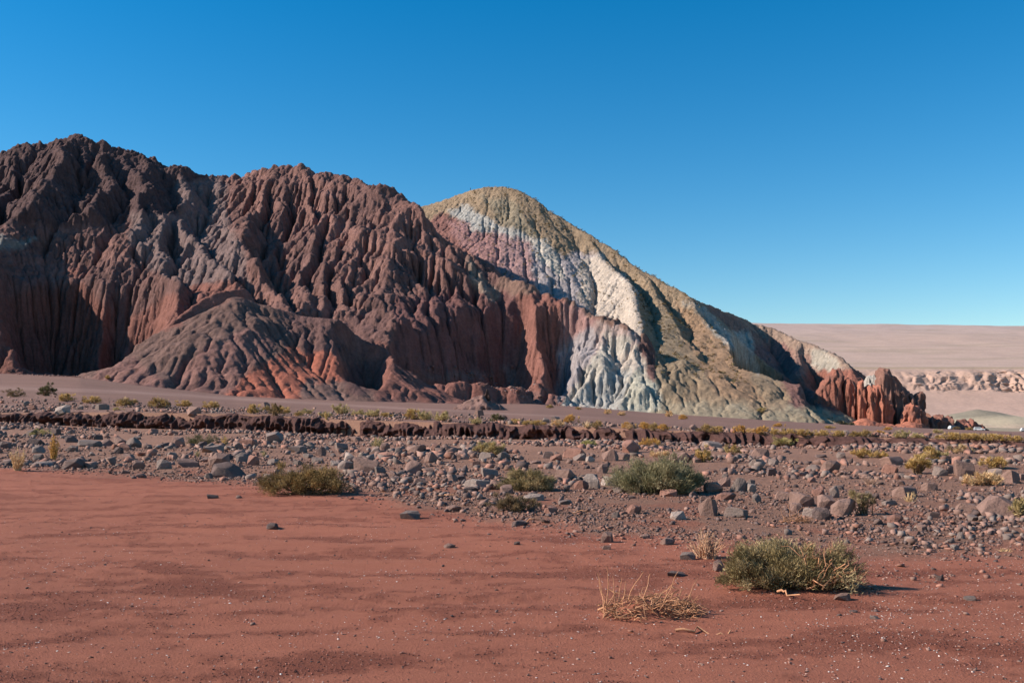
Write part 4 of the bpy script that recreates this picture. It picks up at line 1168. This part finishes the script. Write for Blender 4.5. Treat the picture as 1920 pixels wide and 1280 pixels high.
# sand drift caught in the heap
nv, nu = 22, 40
pu_, pv_ = np.meshgrid(np.linspace(-1, 1, nu), np.linspace(-1, 1, nv))
rr_ = np.hypot(pu_, pv_)
xx = pu_*w*.58 - .05*w; yy = pv_*w*.36
gz = ground_z(loc[0]+xx, loc[1]+yy) - loc[2]
zz = gz - .03 + (h*.50+.03)*np.exp(-(rr_*1.75)**2)*(1+.3*fbm(xx*6, yy*6, 3))
dr = obj_from('sand_drift', (np.stack([xx, yy, zz], -1).reshape(-1, 3), grid_faces(nv, nu), np.repeat(SANDC[None]*1.05, nu*nv, 0)), m_ground, e)
set_color(dr.data, np.zeros((nu*nv, 3)), 'mask'); dr.data.polygons.foreach_set('use_smooth', np.ones(len(dr.data.polygons), bool))
brush(1488, 979, 58, 26, 90, 72, 'small heap of dead twigs on the gravel above the near olive bush', [(-.1, -.15, 1.3), (.1, .3, 1.1), (-.3, -.4, 1.0)])
# single dead branches on the sand
rg = np.random.default_rng(77)
for i, (px, py, L, lab) in enumerate([(1318, 1184, .42, 'bleached dead branch on the sand right of the brushwood heap'), (1172, 1148, .45, 'long curved dead stick in front of the brushwood heap'), (1610, 1100, .3, 'dead forked twig at the shadow tip of the near bush'),
        (840, 932, .5, 'pale dead stick on the gravel left of the small brown-green bush'), (1090, 963, .3, 'pale dead stick on the red gravel left of a reddish pointed boulder'), (1005, 983, .4, 'straight pale stick on the sand below the small bush')]):
    X, Y, Z = hit(px, py)
    e = root('dead_branch', (X, Y, Z), lab, 'branch')
    a = rg.uniform(-.5, .1)
    p = curve([-L/2*math.cos(a), -L/2*math.sin(a), .012], [L/2*math.cos(a), L/2*math.sin(a), .015], rg, .10, 9, .08)
    obj_from('stick', tubes([p, curve(p[4], p[4]+[.3*L*math.cos(a+.7), .3*L*math.sin(a+.7), .02], rg, .1, 5)], [(.012, .005), (.006, .002)], [WOODC*1.1, WOODC], 5), m_twig, e)

# tussocks along the bank top: copies of a few kinds, each one an individual
KINDS = []
for k, (cols, sd) in enumerate(((YELL, 81), (PALEY, 82), (ORNG, 83), (BRNG+YELL, 84), (STRAW, 85))):
    fol, st = bush_data(1.0, .8, .55, 34, 26, 0.13, 0.030, cols, sd, under=.05)
    f_ = obj_from('foliage', fol, m_leaf, None); s_ = obj_from('stems', st, m_twig, None)
    KINDS.append((f_.data, s_.data)); bpy.data.objects.remove(f_); bpy.data.objects.remove(s_)
KN = ['yellow', 'pale yellow', 'orange-yellow', 'brownish', 'straw-coloured']
TUFTS = [(125,752,30,15,0),(172,756,34,14,0),(232,762,30,15,3),(300,765,38,18,3),(345,762,30,12,0),(395,766,32,14,0),(475,775,24,18,0),(500,772,20,10,3),(530,775,30,13,0),(575,776,20,9,1),(640,776,30,17,1),(672,779,26,10,1),(700,781,30,12,1),(724,782,20,9,0),
 (775,786,30,20,0),(797,787,26,15,1),(830,789,28,16,1),(893,795,20,10,1),(965,795,24,10,0),(990,797,22,9,0),(1010,797,24,10,0),(1046,799,26,11,4),(1070,793,22,16,2),(1118,803,22,12,3),(1175,803,20,12,2),(1207,804,24,13,2),(1226,806,20,12,3),(1243,807,22,12,2),(1180,811,14,8,4),
 (1322,813,30,13,3),(1345,813,24,12,0),(1388,812,24,15,2),(1412,815,20,9,4),(1430,814,28,15,2),(1455,815,20,10,0),(1478,817,24,12,0),(1505,819,30,12,0),(1540,819,28,12,0),(1572,820,26,12,0),(1606,820,24,10,3),(1620,819,28,12,3),(1648,816,24,9,2),(1690,821,28,13,1),(1720,824,24,9,1),
 (1782,828,34,13,0),(1806,828,28,12,0),(1830,829,30,13,0),(1856,829,30,13,0),(1880,830,28,12,0),(1905,831,26,11,0),(1030,765,14,6,3),(1085,768,12,5,3),(1140,776,16,8,4),(1165,779,16,7,4),(1255,781,16,10,4),(1280,786,16,9,2),(1460,800,18,7,2),(1555,803,16,6,0),(1665,806,16,6,2),(1758,812,18,7,1),(250,757,18,8,3),(610,782,22,9,1),(560,780,18,8,3)]
rg = np.random.default_rng(91)
TM = [(88,742,'the upright green shrub'),(300,765,None),(515,795,'the olive shrub on the bank face'),(612,810,'the yellow tuft hanging on the bank'),(930,788,'the dark green bank-top shrub'),(1100,800,'the straw-white bank-edge tuft'),(1102,836,None),(1222,838,'the orange-yellow bush below the bank'),(1423,786,'the walking person'),(1470,834,'the pale feathery bush by the bank'),(1616,850,'the yellow bush below the right bank'),(1836,806,'the parked white car'),(202,711,None),(775,770,None)]
TM = [m for m in TM if m[2]]
recs = []
for (u, v, w, h, k) in TUFTS:
    b = min(TM, key=lambda m: (m[0]-u)**2 + (2*(m[1]-v))**2)
    dx = u-b[0]
    rel = ('left of' if dx < -14 else 'right of' if dx > 14 else 'above' if v < b[1] else 'below')
    recs.append([u, v, w, h, k, (KN[k], rel, b[2]), abs(dx)])
same = defaultdict(list)
for r in recs: same[r[5]].append(r)
for key, lst in same.items():
    lst.sort(key=lambda r: r[6])
    for i, r in enumerate(lst):
        r.append((ORD[min(i, 7)] + ' ' if len(lst) > 1 else '') + f'{key[0]} tussock {key[1]} {key[2]}' + (' on the bank top' if 'bank' not in key[2] else ''))
for r in recs:
    u, v, w, h, k, _, _, lab = r
    loc, sw, sh, Y = place(u, v, w*1.1, h*1.15)
    e = root('tussock', loc, lab, 'tussock', 'tussocks along the bank top and the plain')
    e.scale = (sw, sw, sh/.55); e.rotation_euler = (0, 0, rg.uniform(0, 6.28))
    for me, nm in zip(KINDS[k], ('foliage', 'stems')):
        o = bpy.data.objects.new(nm, me); COL.objects.link(o); o.parent = e
# ------------------------------------------------------------------ red rock pillars and low outcrops at the foot of the far hill
def outcrop(name, label, cat, prof, Y, thick, col, seed, base_drop=1.5, col2=None, nu=60, nv=26, e=0.42, rough=1.0):
    """rock mass whose skyline is given as (column, row) at distance Y, with a rounded back and its own thickness"""
    px = np.linspace(prof[0][0], prof[-1][0], nu)
    rowt = np.interp(px, [q[0] for q in prof], [q[1] for q in prof])
    X = (px-U0)/F*Y
    zt = EYE + (V0-rowt)/F*Y
    zb = plain_z(X, np.full(nu, Y)) - base_drop
    h = np.maximum(zt-zb, 0.3)
    wdt = thick*(0.35+0.65*np.sqrt(h/h.max()))
    s = np.linspace(-1, 1, nu); wdt = wdt*np.clip(1-np.abs(s)**8, 0.05, 1)
    th = np.linspace(0, np.pi, nv)[:, None]
    cy = np.sign(np.cos(th))*np.abs(np.cos(th))**e; sz = np.sin(th)**e
    VX = X[None, :] + 0*th; VY = Y - wdt[None, :]*cy*(1.15-0.35*sz); VZ = zb[None, :] + h[None, :]*sz
    cen = X.mean()
    side = (X-cen)/(X[-1]-X[0])
    fr = 1.0 if Y > 300 else 2.2
    n1 = pnoise3(VX*0.28*fr+seed, VY*0.28*fr, VZ*0.06*fr); n2 = pnoise3(VX*0.6*fr, VY*0.6*fr+seed, VZ*0.25*fr); n3 = pnoise3(VX*1.1*fr, VY*1.1*fr, VZ*0.9*fr+seed)
    d = rough*(2.6*(0.3-np.abs(n1)) + 1.9*(0.35-np.abs(n2)) + 1.1*n3)
    VY = VY - np.cos(th)*d*1.1; VX = VX + side[None, :]*d*1.2; VZ = VZ + np.sin(th)**3*(1.0*n2 + 0.8*n3)*rough
    V = np.stack([VX, VY, VZ], -1).reshape(-1, 3)
    # end walls
    o = add_mesh(name, V, grid_faces(nv, nu), m_hill)
    bm = bmesh.new(); bm.from_mesh(o.data)
    bmesh.ops.holes_fill(bm, edges=[ed for ed in bm.edges if ed.is_boundary], sides=0)
    bm.to_mesh(o.data); bm.free()
    c = np.repeat(np.asarray(col)[None], len(o.data.vertices), 0)
    if col2 is not None:
        w_ = smooth(-.2, .3, fbm(V[:, 0]*.15, V[:, 2]*.25+seed, 3))[:, None]; c[:len(V)] = c[:len(V)]*(1-w_) + np.asarray(col2)*w_
    set_color(o.data, c)
    return tag(o, label, cat)

RB = lin(156, 107, 93); OR1 = lin(194, 124, 101); OR2 = lin(178, 115, 96); BR1 = lin(154, 112, 98); GRW = lin(190, 178, 166)
outcrop('rock_spire', 'slender orange-red rock spire standing free between the cliffs', 'rock spire', [(1606,795),(1608,720),(1611,713),(1616,712),(1619,722),(1622,795)], 428, 2.2, OR1, 1, nu=26)
outcrop('rock_spire', 'short red rock column left of the slender spire', 'rock spire', [(1582,795),(1585,716),(1588,709),(1593,710),(1597,725),(1600,795)], 431, 2.6, OR2, 2, nu=26)
outcrop('rock_cliff', 'broad red cliff with fluted front left of the rock columns', 'cliff', [(1510,795),(1524,752),(1540,720),(1556,700),(1564,690),(1573,692),(1580,702),(1584,795)], 436, 6, RB, 3, col2=OR2)
outcrop('rock_cliff', 'bright orange jagged cliff block right of the slender spire', 'cliff', [(1622,797),(1627,727),(1632,722),(1638,726),(1646,722),(1650,728),(1656,738),(1664,750),(1669,752),(1673,797)], 426, 4.5, OR1, 4, col2=OR2)
outcrop('rock_dome', 'pale grey-white rock knob showing above the spires', 'rock', [(1619,760),(1622,712),(1628,705),(1636,704),(1642,711),(1646,760)], 444, 5, GRW, 5, base_drop=-6)
outcrop('rock_dome', 'big brown rounded rock mass behind the orange cliffs', 'rock', [(1636,795),(1641,715),(1650,692),(1657,690),(1666,698),(1680,714),(1690,728),(1700,736),(1707,748),(1710,797)], 440, 8, BR1, 6)
outcrop('rock_cliff', 'dark brown finned cliff at the right end of the outcrops', 'cliff', [(1698,800),(1704,742),(1708,738),(1712,745),(1716,741),(1721,737),(1727,735),(1731,742),(1735,800)], 436, 4.5, BR1*.9, 7)
outcrop('rock_cliff', 'lower orange crumbling block in front of the finned cliff', 'cliff', [(1684,802),(1694,770),(1700,758),(1706,755),(1714,762),(1724,765),(1731,774),(1735,802)], 422, 4.5, OR1, 8, col2=RB)
outcrop('rock_skirt', 'orange apron of debris at the foot of the rock columns', 'talus', [(1590,799),(1605,789),(1620,784),(1635,789),(1655,794),(1680,797),(1700,790),(1725,792),(1745,804)], 419, 6, OR1, 9, e=.9, rough=.4)
outcrop('rock_ridge', 'low brown ruin-like rock ridge right of the cliffs', 'rock', [(1728,806),(1736,790),(1741,777),(1746,784),(1756,779),(1764,779),(1770,784),(1776,780),(1783,782),(1786,807)], 428, 4.5, BR1, 10, col2=RB)
outcrop('rock_ridge', 'small red rock mound with spiky crest near the cars', 'rock', [(1784,809),(1794,790),(1806,788),(1810,787),(1813,792),(1818,789),(1821,784),(1826,790),(1838,797),(1850,805),(1858,811)], 430, 5, RB, 11, col2=OR2, e=.7)
# cone of pale earth with an eroded cap rock on the plain
outcrop('earth_mound', 'conical pale earth mound on the plain in front of red mounds', 'mound', [(846,770),(868,757),(880,750),(889,747),(898,744),(906,742),(914,747),(925,756),(940,763),(962,773)], 158, 3.2, lin(168, 130, 118), 12, base_drop=.5, e=.85, rough=.35)
outcrop('cap_rock', 'dark eroded cap rock leaning on top of the earth mound', 'rock', [(903,752),(906,741),(911,736),(912,728),(915,727),(917,736),(919,744),(920,752)], 157.5, .5, lin(120, 92, 84), 13, base_drop=-1.6, nu=20, nv=14, rough=.25)

# ------------------------------------------------------------------ debris and scrub on the slopes
VZ3 = np.maximum(V3[:, 2].reshape(HZ.shape), HZ)
def hill_at(X, Y):
    i = np.clip(((X-xs2[0])/H2).astype(int), 0, len(xs2)-1); j = np.clip(((Y-ys2[0])/H2).astype(int), 0, len(ys2)-1)
    return VZ3[j, i], OWN[j, i]
rg = np.random.default_rng(44)
n = 60000
X = rg.uniform(-200, 190, n); Y = rg.uniform(300, 470, n)
hz, ow = hill_at(X, Y)
pz = plain_z(X, Y)
u_ = ucol(X, Y); v_ = V0 - F*(hz-EYE)/Y
ht = hz-pz
foot = (ht < 1.2) & (Y > levels(u_)[4]-14) & (Y < levels(u_)[4]+16)
deb = inpoly(u_, v_, [(780,690),(830,680),(930,705),(1010,748),(960,745),(880,715)]) | inpoly(u_, v_, [(925,685),(985,680),(1030,755),(960,735)])
ok = (foot & (rg.random(n) < .55)) | (deb & (ht < 22))
X, Y, hz, pz, dd = X[ok], Y[ok], hz[ok], pz[ok], deb[ok]
sz = np.where(dd, .55, .22)*(1/rg.uniform(.06, 1, len(X)))**.55
scatter('slope_debris', np.column_stack([X, Y, np.maximum(hz, pz)])[:3500], sz[:3500], (.4, .8), [BROWN2, MAUVE, RED, GREYB*1.2], 6, 'fallen stones and debris at the foot of the slopes', 'debris', 8)

n = 30000
X = rg.uniform(-60, 190, n); Y = rg.uniform(365, 575, n)
hz, ow = hill_at(X, Y); pz = plain_z(X, Y)
u_ = ucol(X, Y); v_ = V0 - F*(hz-EYE)/Y
mt = inpoly(u_, v_, [(780,330),(1000,340),(1300,560),(1440,770),(1600,790),(1600,800),(1240,790),(1210,620),(1195,545),(1120,470),(985,440),(880,380)]) & ((ow >= 1) | (hz-pz < 3))
face = inpoly(u_, v_, [(830,400),(1000,440),(1190,540),(1210,630),(900,520)]) & (ow == 1) & (rg.random(n) < .12)
low = (hz-pz < 4)
ok = ((mt & (rg.random(n) < np.where(low, .35, .16))) | face) & (u_ > 780) & (u_ < 1610)
X, Y, hz, pz = X[ok][:2200], Y[ok][:2200], np.maximum(hz, pz)[ok][:2200], pz[ok]
lp, ld, lc, ll = [], [], [], []
for x, y, z_ in zip(X, Y, hz):
    k = 16; s_ = rg.uniform(.5, 1.2)
    o_ = rg.normal(size=(k, 3))*[.35, .35, .2]*s_
    lp.append(np.array([x, y, z_+.3*s_]) + o_); ld.append(norm(rg.normal(size=(k, 3)) + [0, 0, .8])); ll.append(np.full(k, s_*.55))
    lc.append((np.asarray((DKOL+BRNG+OLIVEC)[rg.integers(11)])*.85)[None]*rg.uniform(.7, 1.2, (k, 1)))
ll = np.concatenate(ll)
V, Fc, C = blades(np.concatenate(lp), np.concatenate(ld), ll, ll*.6, np.concatenate(lc), rg)
o = add_mesh('hillside_scrub', V, Fc, m_leaf); set_color(o.data, C)
tag(o, 'scattered low scrub dotting the tan slopes of the striped hill', 'scrub', kind='stuff')

# ------------------------------------------------------------------ two tiny people
def person(loc, face, label, top, legs, stride=.12, scale=1.0):
    J = {'pelvis': (0, 0, .95, .15, .11), 'waist': (0, 0, 1.10, .14, .10), 'chest': (0, 0, 1.32, .17, .12), 'neck': (0, 0, 1.50, .06, .06), 'chin': (0, .02, 1.58, .07, .08), 'head': (0, .01, 1.70, .085, .10),
         'hipL': (.10, 0, .90, .10, .10), 'kneeL': (.11, stride, .50, .065, .065), 'ankL': (.11, stride*.9, .09, .045, .05), 'toeL': (.12, stride*.9+.16, .04, .045, .035),
         'hipR': (-.10, 0, .90, .10, .10), 'kneeR': (-.11, -stride*.4, .50, .065, .065), 'ankR': (-.11, -stride*1.5, .10, .045, .05), 'toeR': (-.12, -stride*1.5+.16, .04, .045, .035),
         'shL': (.20, 0, 1.42, .07, .07), 'elL': (.26, -.06, 1.14, .05, .05), 'wrL': (.25, .04, .90, .035, .035), 'haL': (.25, .08, .80, .035, .045),
         'shR': (-.20, 0, 1.42, .07, .07), 'elR': (-.26, .05, 1.14, .05, .05), 'wrR': (-.25, .12, .91, .035, .035), 'haR': (-.25, .17, .82, .035, .045)}
    E = 'pelvis-waist waist-chest chest-neck neck-chin chin-head pelvis-hipL hipL-kneeL kneeL-ankL ankL-toeL pelvis-hipR hipR-kneeR kneeR-ankR ankR-toeR chest-shL shL-elL elL-wrL wrL-haL chest-shR shR-elR elR-wrR wrR-haR'
    ks = list(J)
    me = bpy.data.meshes.new('person')
    me.from_pydata([J[k][:3] for k in ks], [tuple(ks.index(q) for q in e_.split('-')) for e_ in E.split()], [])
    o = bpy.data.objects.new('person', me); COL.objects.link(o)
    md = o.modifiers.new('skin', 'SKIN')
    for i, k in enumerate(ks):
        sv = me.skin_vertices[0].data[i]; sv.radius = J[k][3:]; sv.use_root = (k == 'pelvis')
    o.modifiers.new('sub', 'SUBSURF').levels = 1
    bpy.context.view_layer.update()
    dg = bpy.context.evaluated_depsgraph_get()
    m2 = bpy.data.meshes.new_from_object(o.evaluated_get(dg))
    o.modifiers.clear(); o.data = m2
    co = np.empty(len(m2.vertices)*3); m2.vertices.foreach_get('co', co); co = co.reshape(-1, 3)
    c = np.repeat(np.asarray(legs)[None], len(co), 0)
    c[co[:, 2] > .98] = top
    c[(co[:, 2] > 1.53) | ((co[:, 2] < .88) & (np.abs(co[:, 0]) > .2))] = lin(176, 126, 104)
    c[co[:, 2] < .10] = lin(60, 50, 46)
    c[(co[:, 2] > 1.70) | ((co[:, 2] > 1.60) & (co[:, 1] < -.02))] = lin(40, 32, 30)
    set_color(m2, c)
    t = NT('clothing', rough=.85); m2.materials.append(t.done(t.attr()))
    o.location = loc; o.rotation_euler = (0, 0, face); o.scale = (scale*1.25, scale*1.25, scale)
    return tag(o, label, 'person')
X, Y, Z = hit(1423.5, 791.5)
Y = 330.0; X = (1423.5-U0)/F*Y
person((X, Y, float(max(plain_z(np.array([X]), np.array([Y]))[0], ground_z(X, Y)))), math.radians(-80), 'person in dark clothes walking across the plain below the tan slope', lin(52, 50, 62), lin(40, 40, 48), .16, 1.05)
jj = np.arange(len(ys2)); yy = ys2
xx = (882-U0)/F*yy
hz, _ = hill_at(xx, yy)
k = int(np.argmax((hz-EYE)/yy))
person((xx[k], yy[k], hz[k]-.05), math.radians(-70), 'tiny person standing on the summit ridge of the striped hill', lin(48, 52, 66), lin(40, 42, 52), .06, 1.05)

# ------------------------------------------------------------------ parked cars far away at the right
def paint(name, col, rough=.3, metal=0.0):
    t = NT(name, rough=rough, spec=.5); t.b.inputs['Metallic'].default_value = metal
    n_ = t.noise(t.obj(), 3, 4); return t.done(t.gain(np.asarray(col), t.ramp(n_, .3, .9, .7, 1.05)))
m_white = paint('white_car_paint', lin(236, 236, 234)); m_glass = paint('dark_car_glass', lin(30, 36, 46), .08); m_tyre = paint('tyre_rubber', lin(40, 38, 38), .9)
m_rim = paint('wheel_rim', lin(150, 150, 152), .4, .8); m_lamp = paint('car_lamp', lin(230, 226, 210), .15); m_dk = paint('dark_trim', lin(46, 46, 50), .6)

def prism(name, prof, y0, y1, mat, parent, taper=None, bev=.03):
    bm = bmesh.new()
    a = [bm.verts.new((x, y0 + (taper(z) if taper else 0), z)) for x, z in prof]
    b = [bm.verts.new((x, y1 - (taper(z) if taper else 0), z)) for x, z in prof]
    bm.faces.new(a); bm.faces.new(b[::-1])
    n_ = len(prof)
    for i in range(n_): bm.faces.new((a[i], b[i], b[(i+1) % n_], a[(i+1) % n_]))
    bmesh.ops.recalc_face_normals(bm, faces=bm.faces)
    if bev: bmesh.ops.bevel(bm, geom=list(bm.edges), offset=bev, segments=2, affect='EDGES', clamp_overlap=True)
    me = bpy.data.meshes.new(name); bm.to_mesh(me); bm.free(); me.materials.append(mat)
    o = bpy.data.objects.new(name, me); COL.objects.link(o); o.parent = parent
    return o

def car(loc, rz, label):
    e = root('car', loc, label, 'car', 'cars parked at the right'); e.rotation_euler = (0, 0, rz)
    tp = lambda z: max(0, (z-.95)*.28)
    prism('body', [(-2.25, .35), (2.2, .35), (2.28, .62), (2.2, .86), (1.15, .98), (-2.2, 1.02), (-2.3, .7)], -.88, .88, m_white, e)
    prism('cabin', [(-2.05, 1.0), (1.1, .98), (.45, 1.55), (.2, 1.66), (-1.75, 1.68), (-1.95, 1.5)], -.86, .86, m_white, e, tp)
    for s in (-1, 1):
        prism('window', [(-1.85, 1.06), (-.55, 1.06), (-.55, 1.55), (-1.75, 1.55)], s*.80-.012+.0, s*.80+.012, m_glass, e, None, 0)
        prism('window', [(-.47, 1.06), (.78, 1.06), (.3, 1.52), (-.47, 1.55)], s*.80-.012, s*.80+.012, m_glass, e, None, 0)
        prism('headlight', [(2.20, .66), (2.285, .66), (2.24, .82), (2.16, .82)], s*.68-.14, s*.68+.14, m_lamp, e, None, 0)
    prism('windscreen', [(1.06, 1.04), (1.10, 1.05), (.50, 1.56), (.46, 1.55)], -.68, .68, m_glass, e, None, 0)
    prism('bumper', [(2.2, .38), (2.34, .40), (2.34, .56), (2.2, .58)], -.84, .84, m_dk, e)
    for sx in (-1.4, 1.4):
        for sy in (-1, 1):
            ang = np.linspace(0, 2*np.pi, 20, endpoint=False)
            wv = prism('wheel', [(sx + .36*math.cos(q), .36 + .36*math.sin(q)) for q in ang], sy*.80-.12, sy*.80+.12, m_tyre, e)
            prism('rim', [(sx + .21*math.cos(q), .36 + .21*math.sin(q)) for q in ang], sy*.925-.015, sy*.925+.015, m_rim, wv, None, 0)
    return e
for px, Y, rz, lab in ((1836, 415, -.35, 'white car with dark windows parked right of the red spiky mound'), (1788, 417, .25, 'white car half hidden behind a bush at the foot of the brown ridge'), (1924, 410, -.2, 'white car cut off by the right picture edge')):
    X = (px-U0)/F*Y
    car((X, Y, float(ground_z(X, Y)) + .01), rz, lab)
for px, Y, w_, cols, sd, lab in ((1793, 412, 3.2, DKOL+BRNG, 95, 'dark bush in front of the half-hidden white car'), (1816, 410, 3.0, YELL+BRNG, 96, 'yellow-brown bush left of the parked white car')):
    X = (px-U0)/F*Y
    e = root('shrub', (X, Y, float(ground_z(X, Y))), lab, 'bush')
    fol, st = bush_data(w_, w_*.8, 1.3, 34, 26, .4, .12, cols, sd)
    obj_from('foliage', fol, m_leaf, e); obj_from('stems', st, m_twig, e)
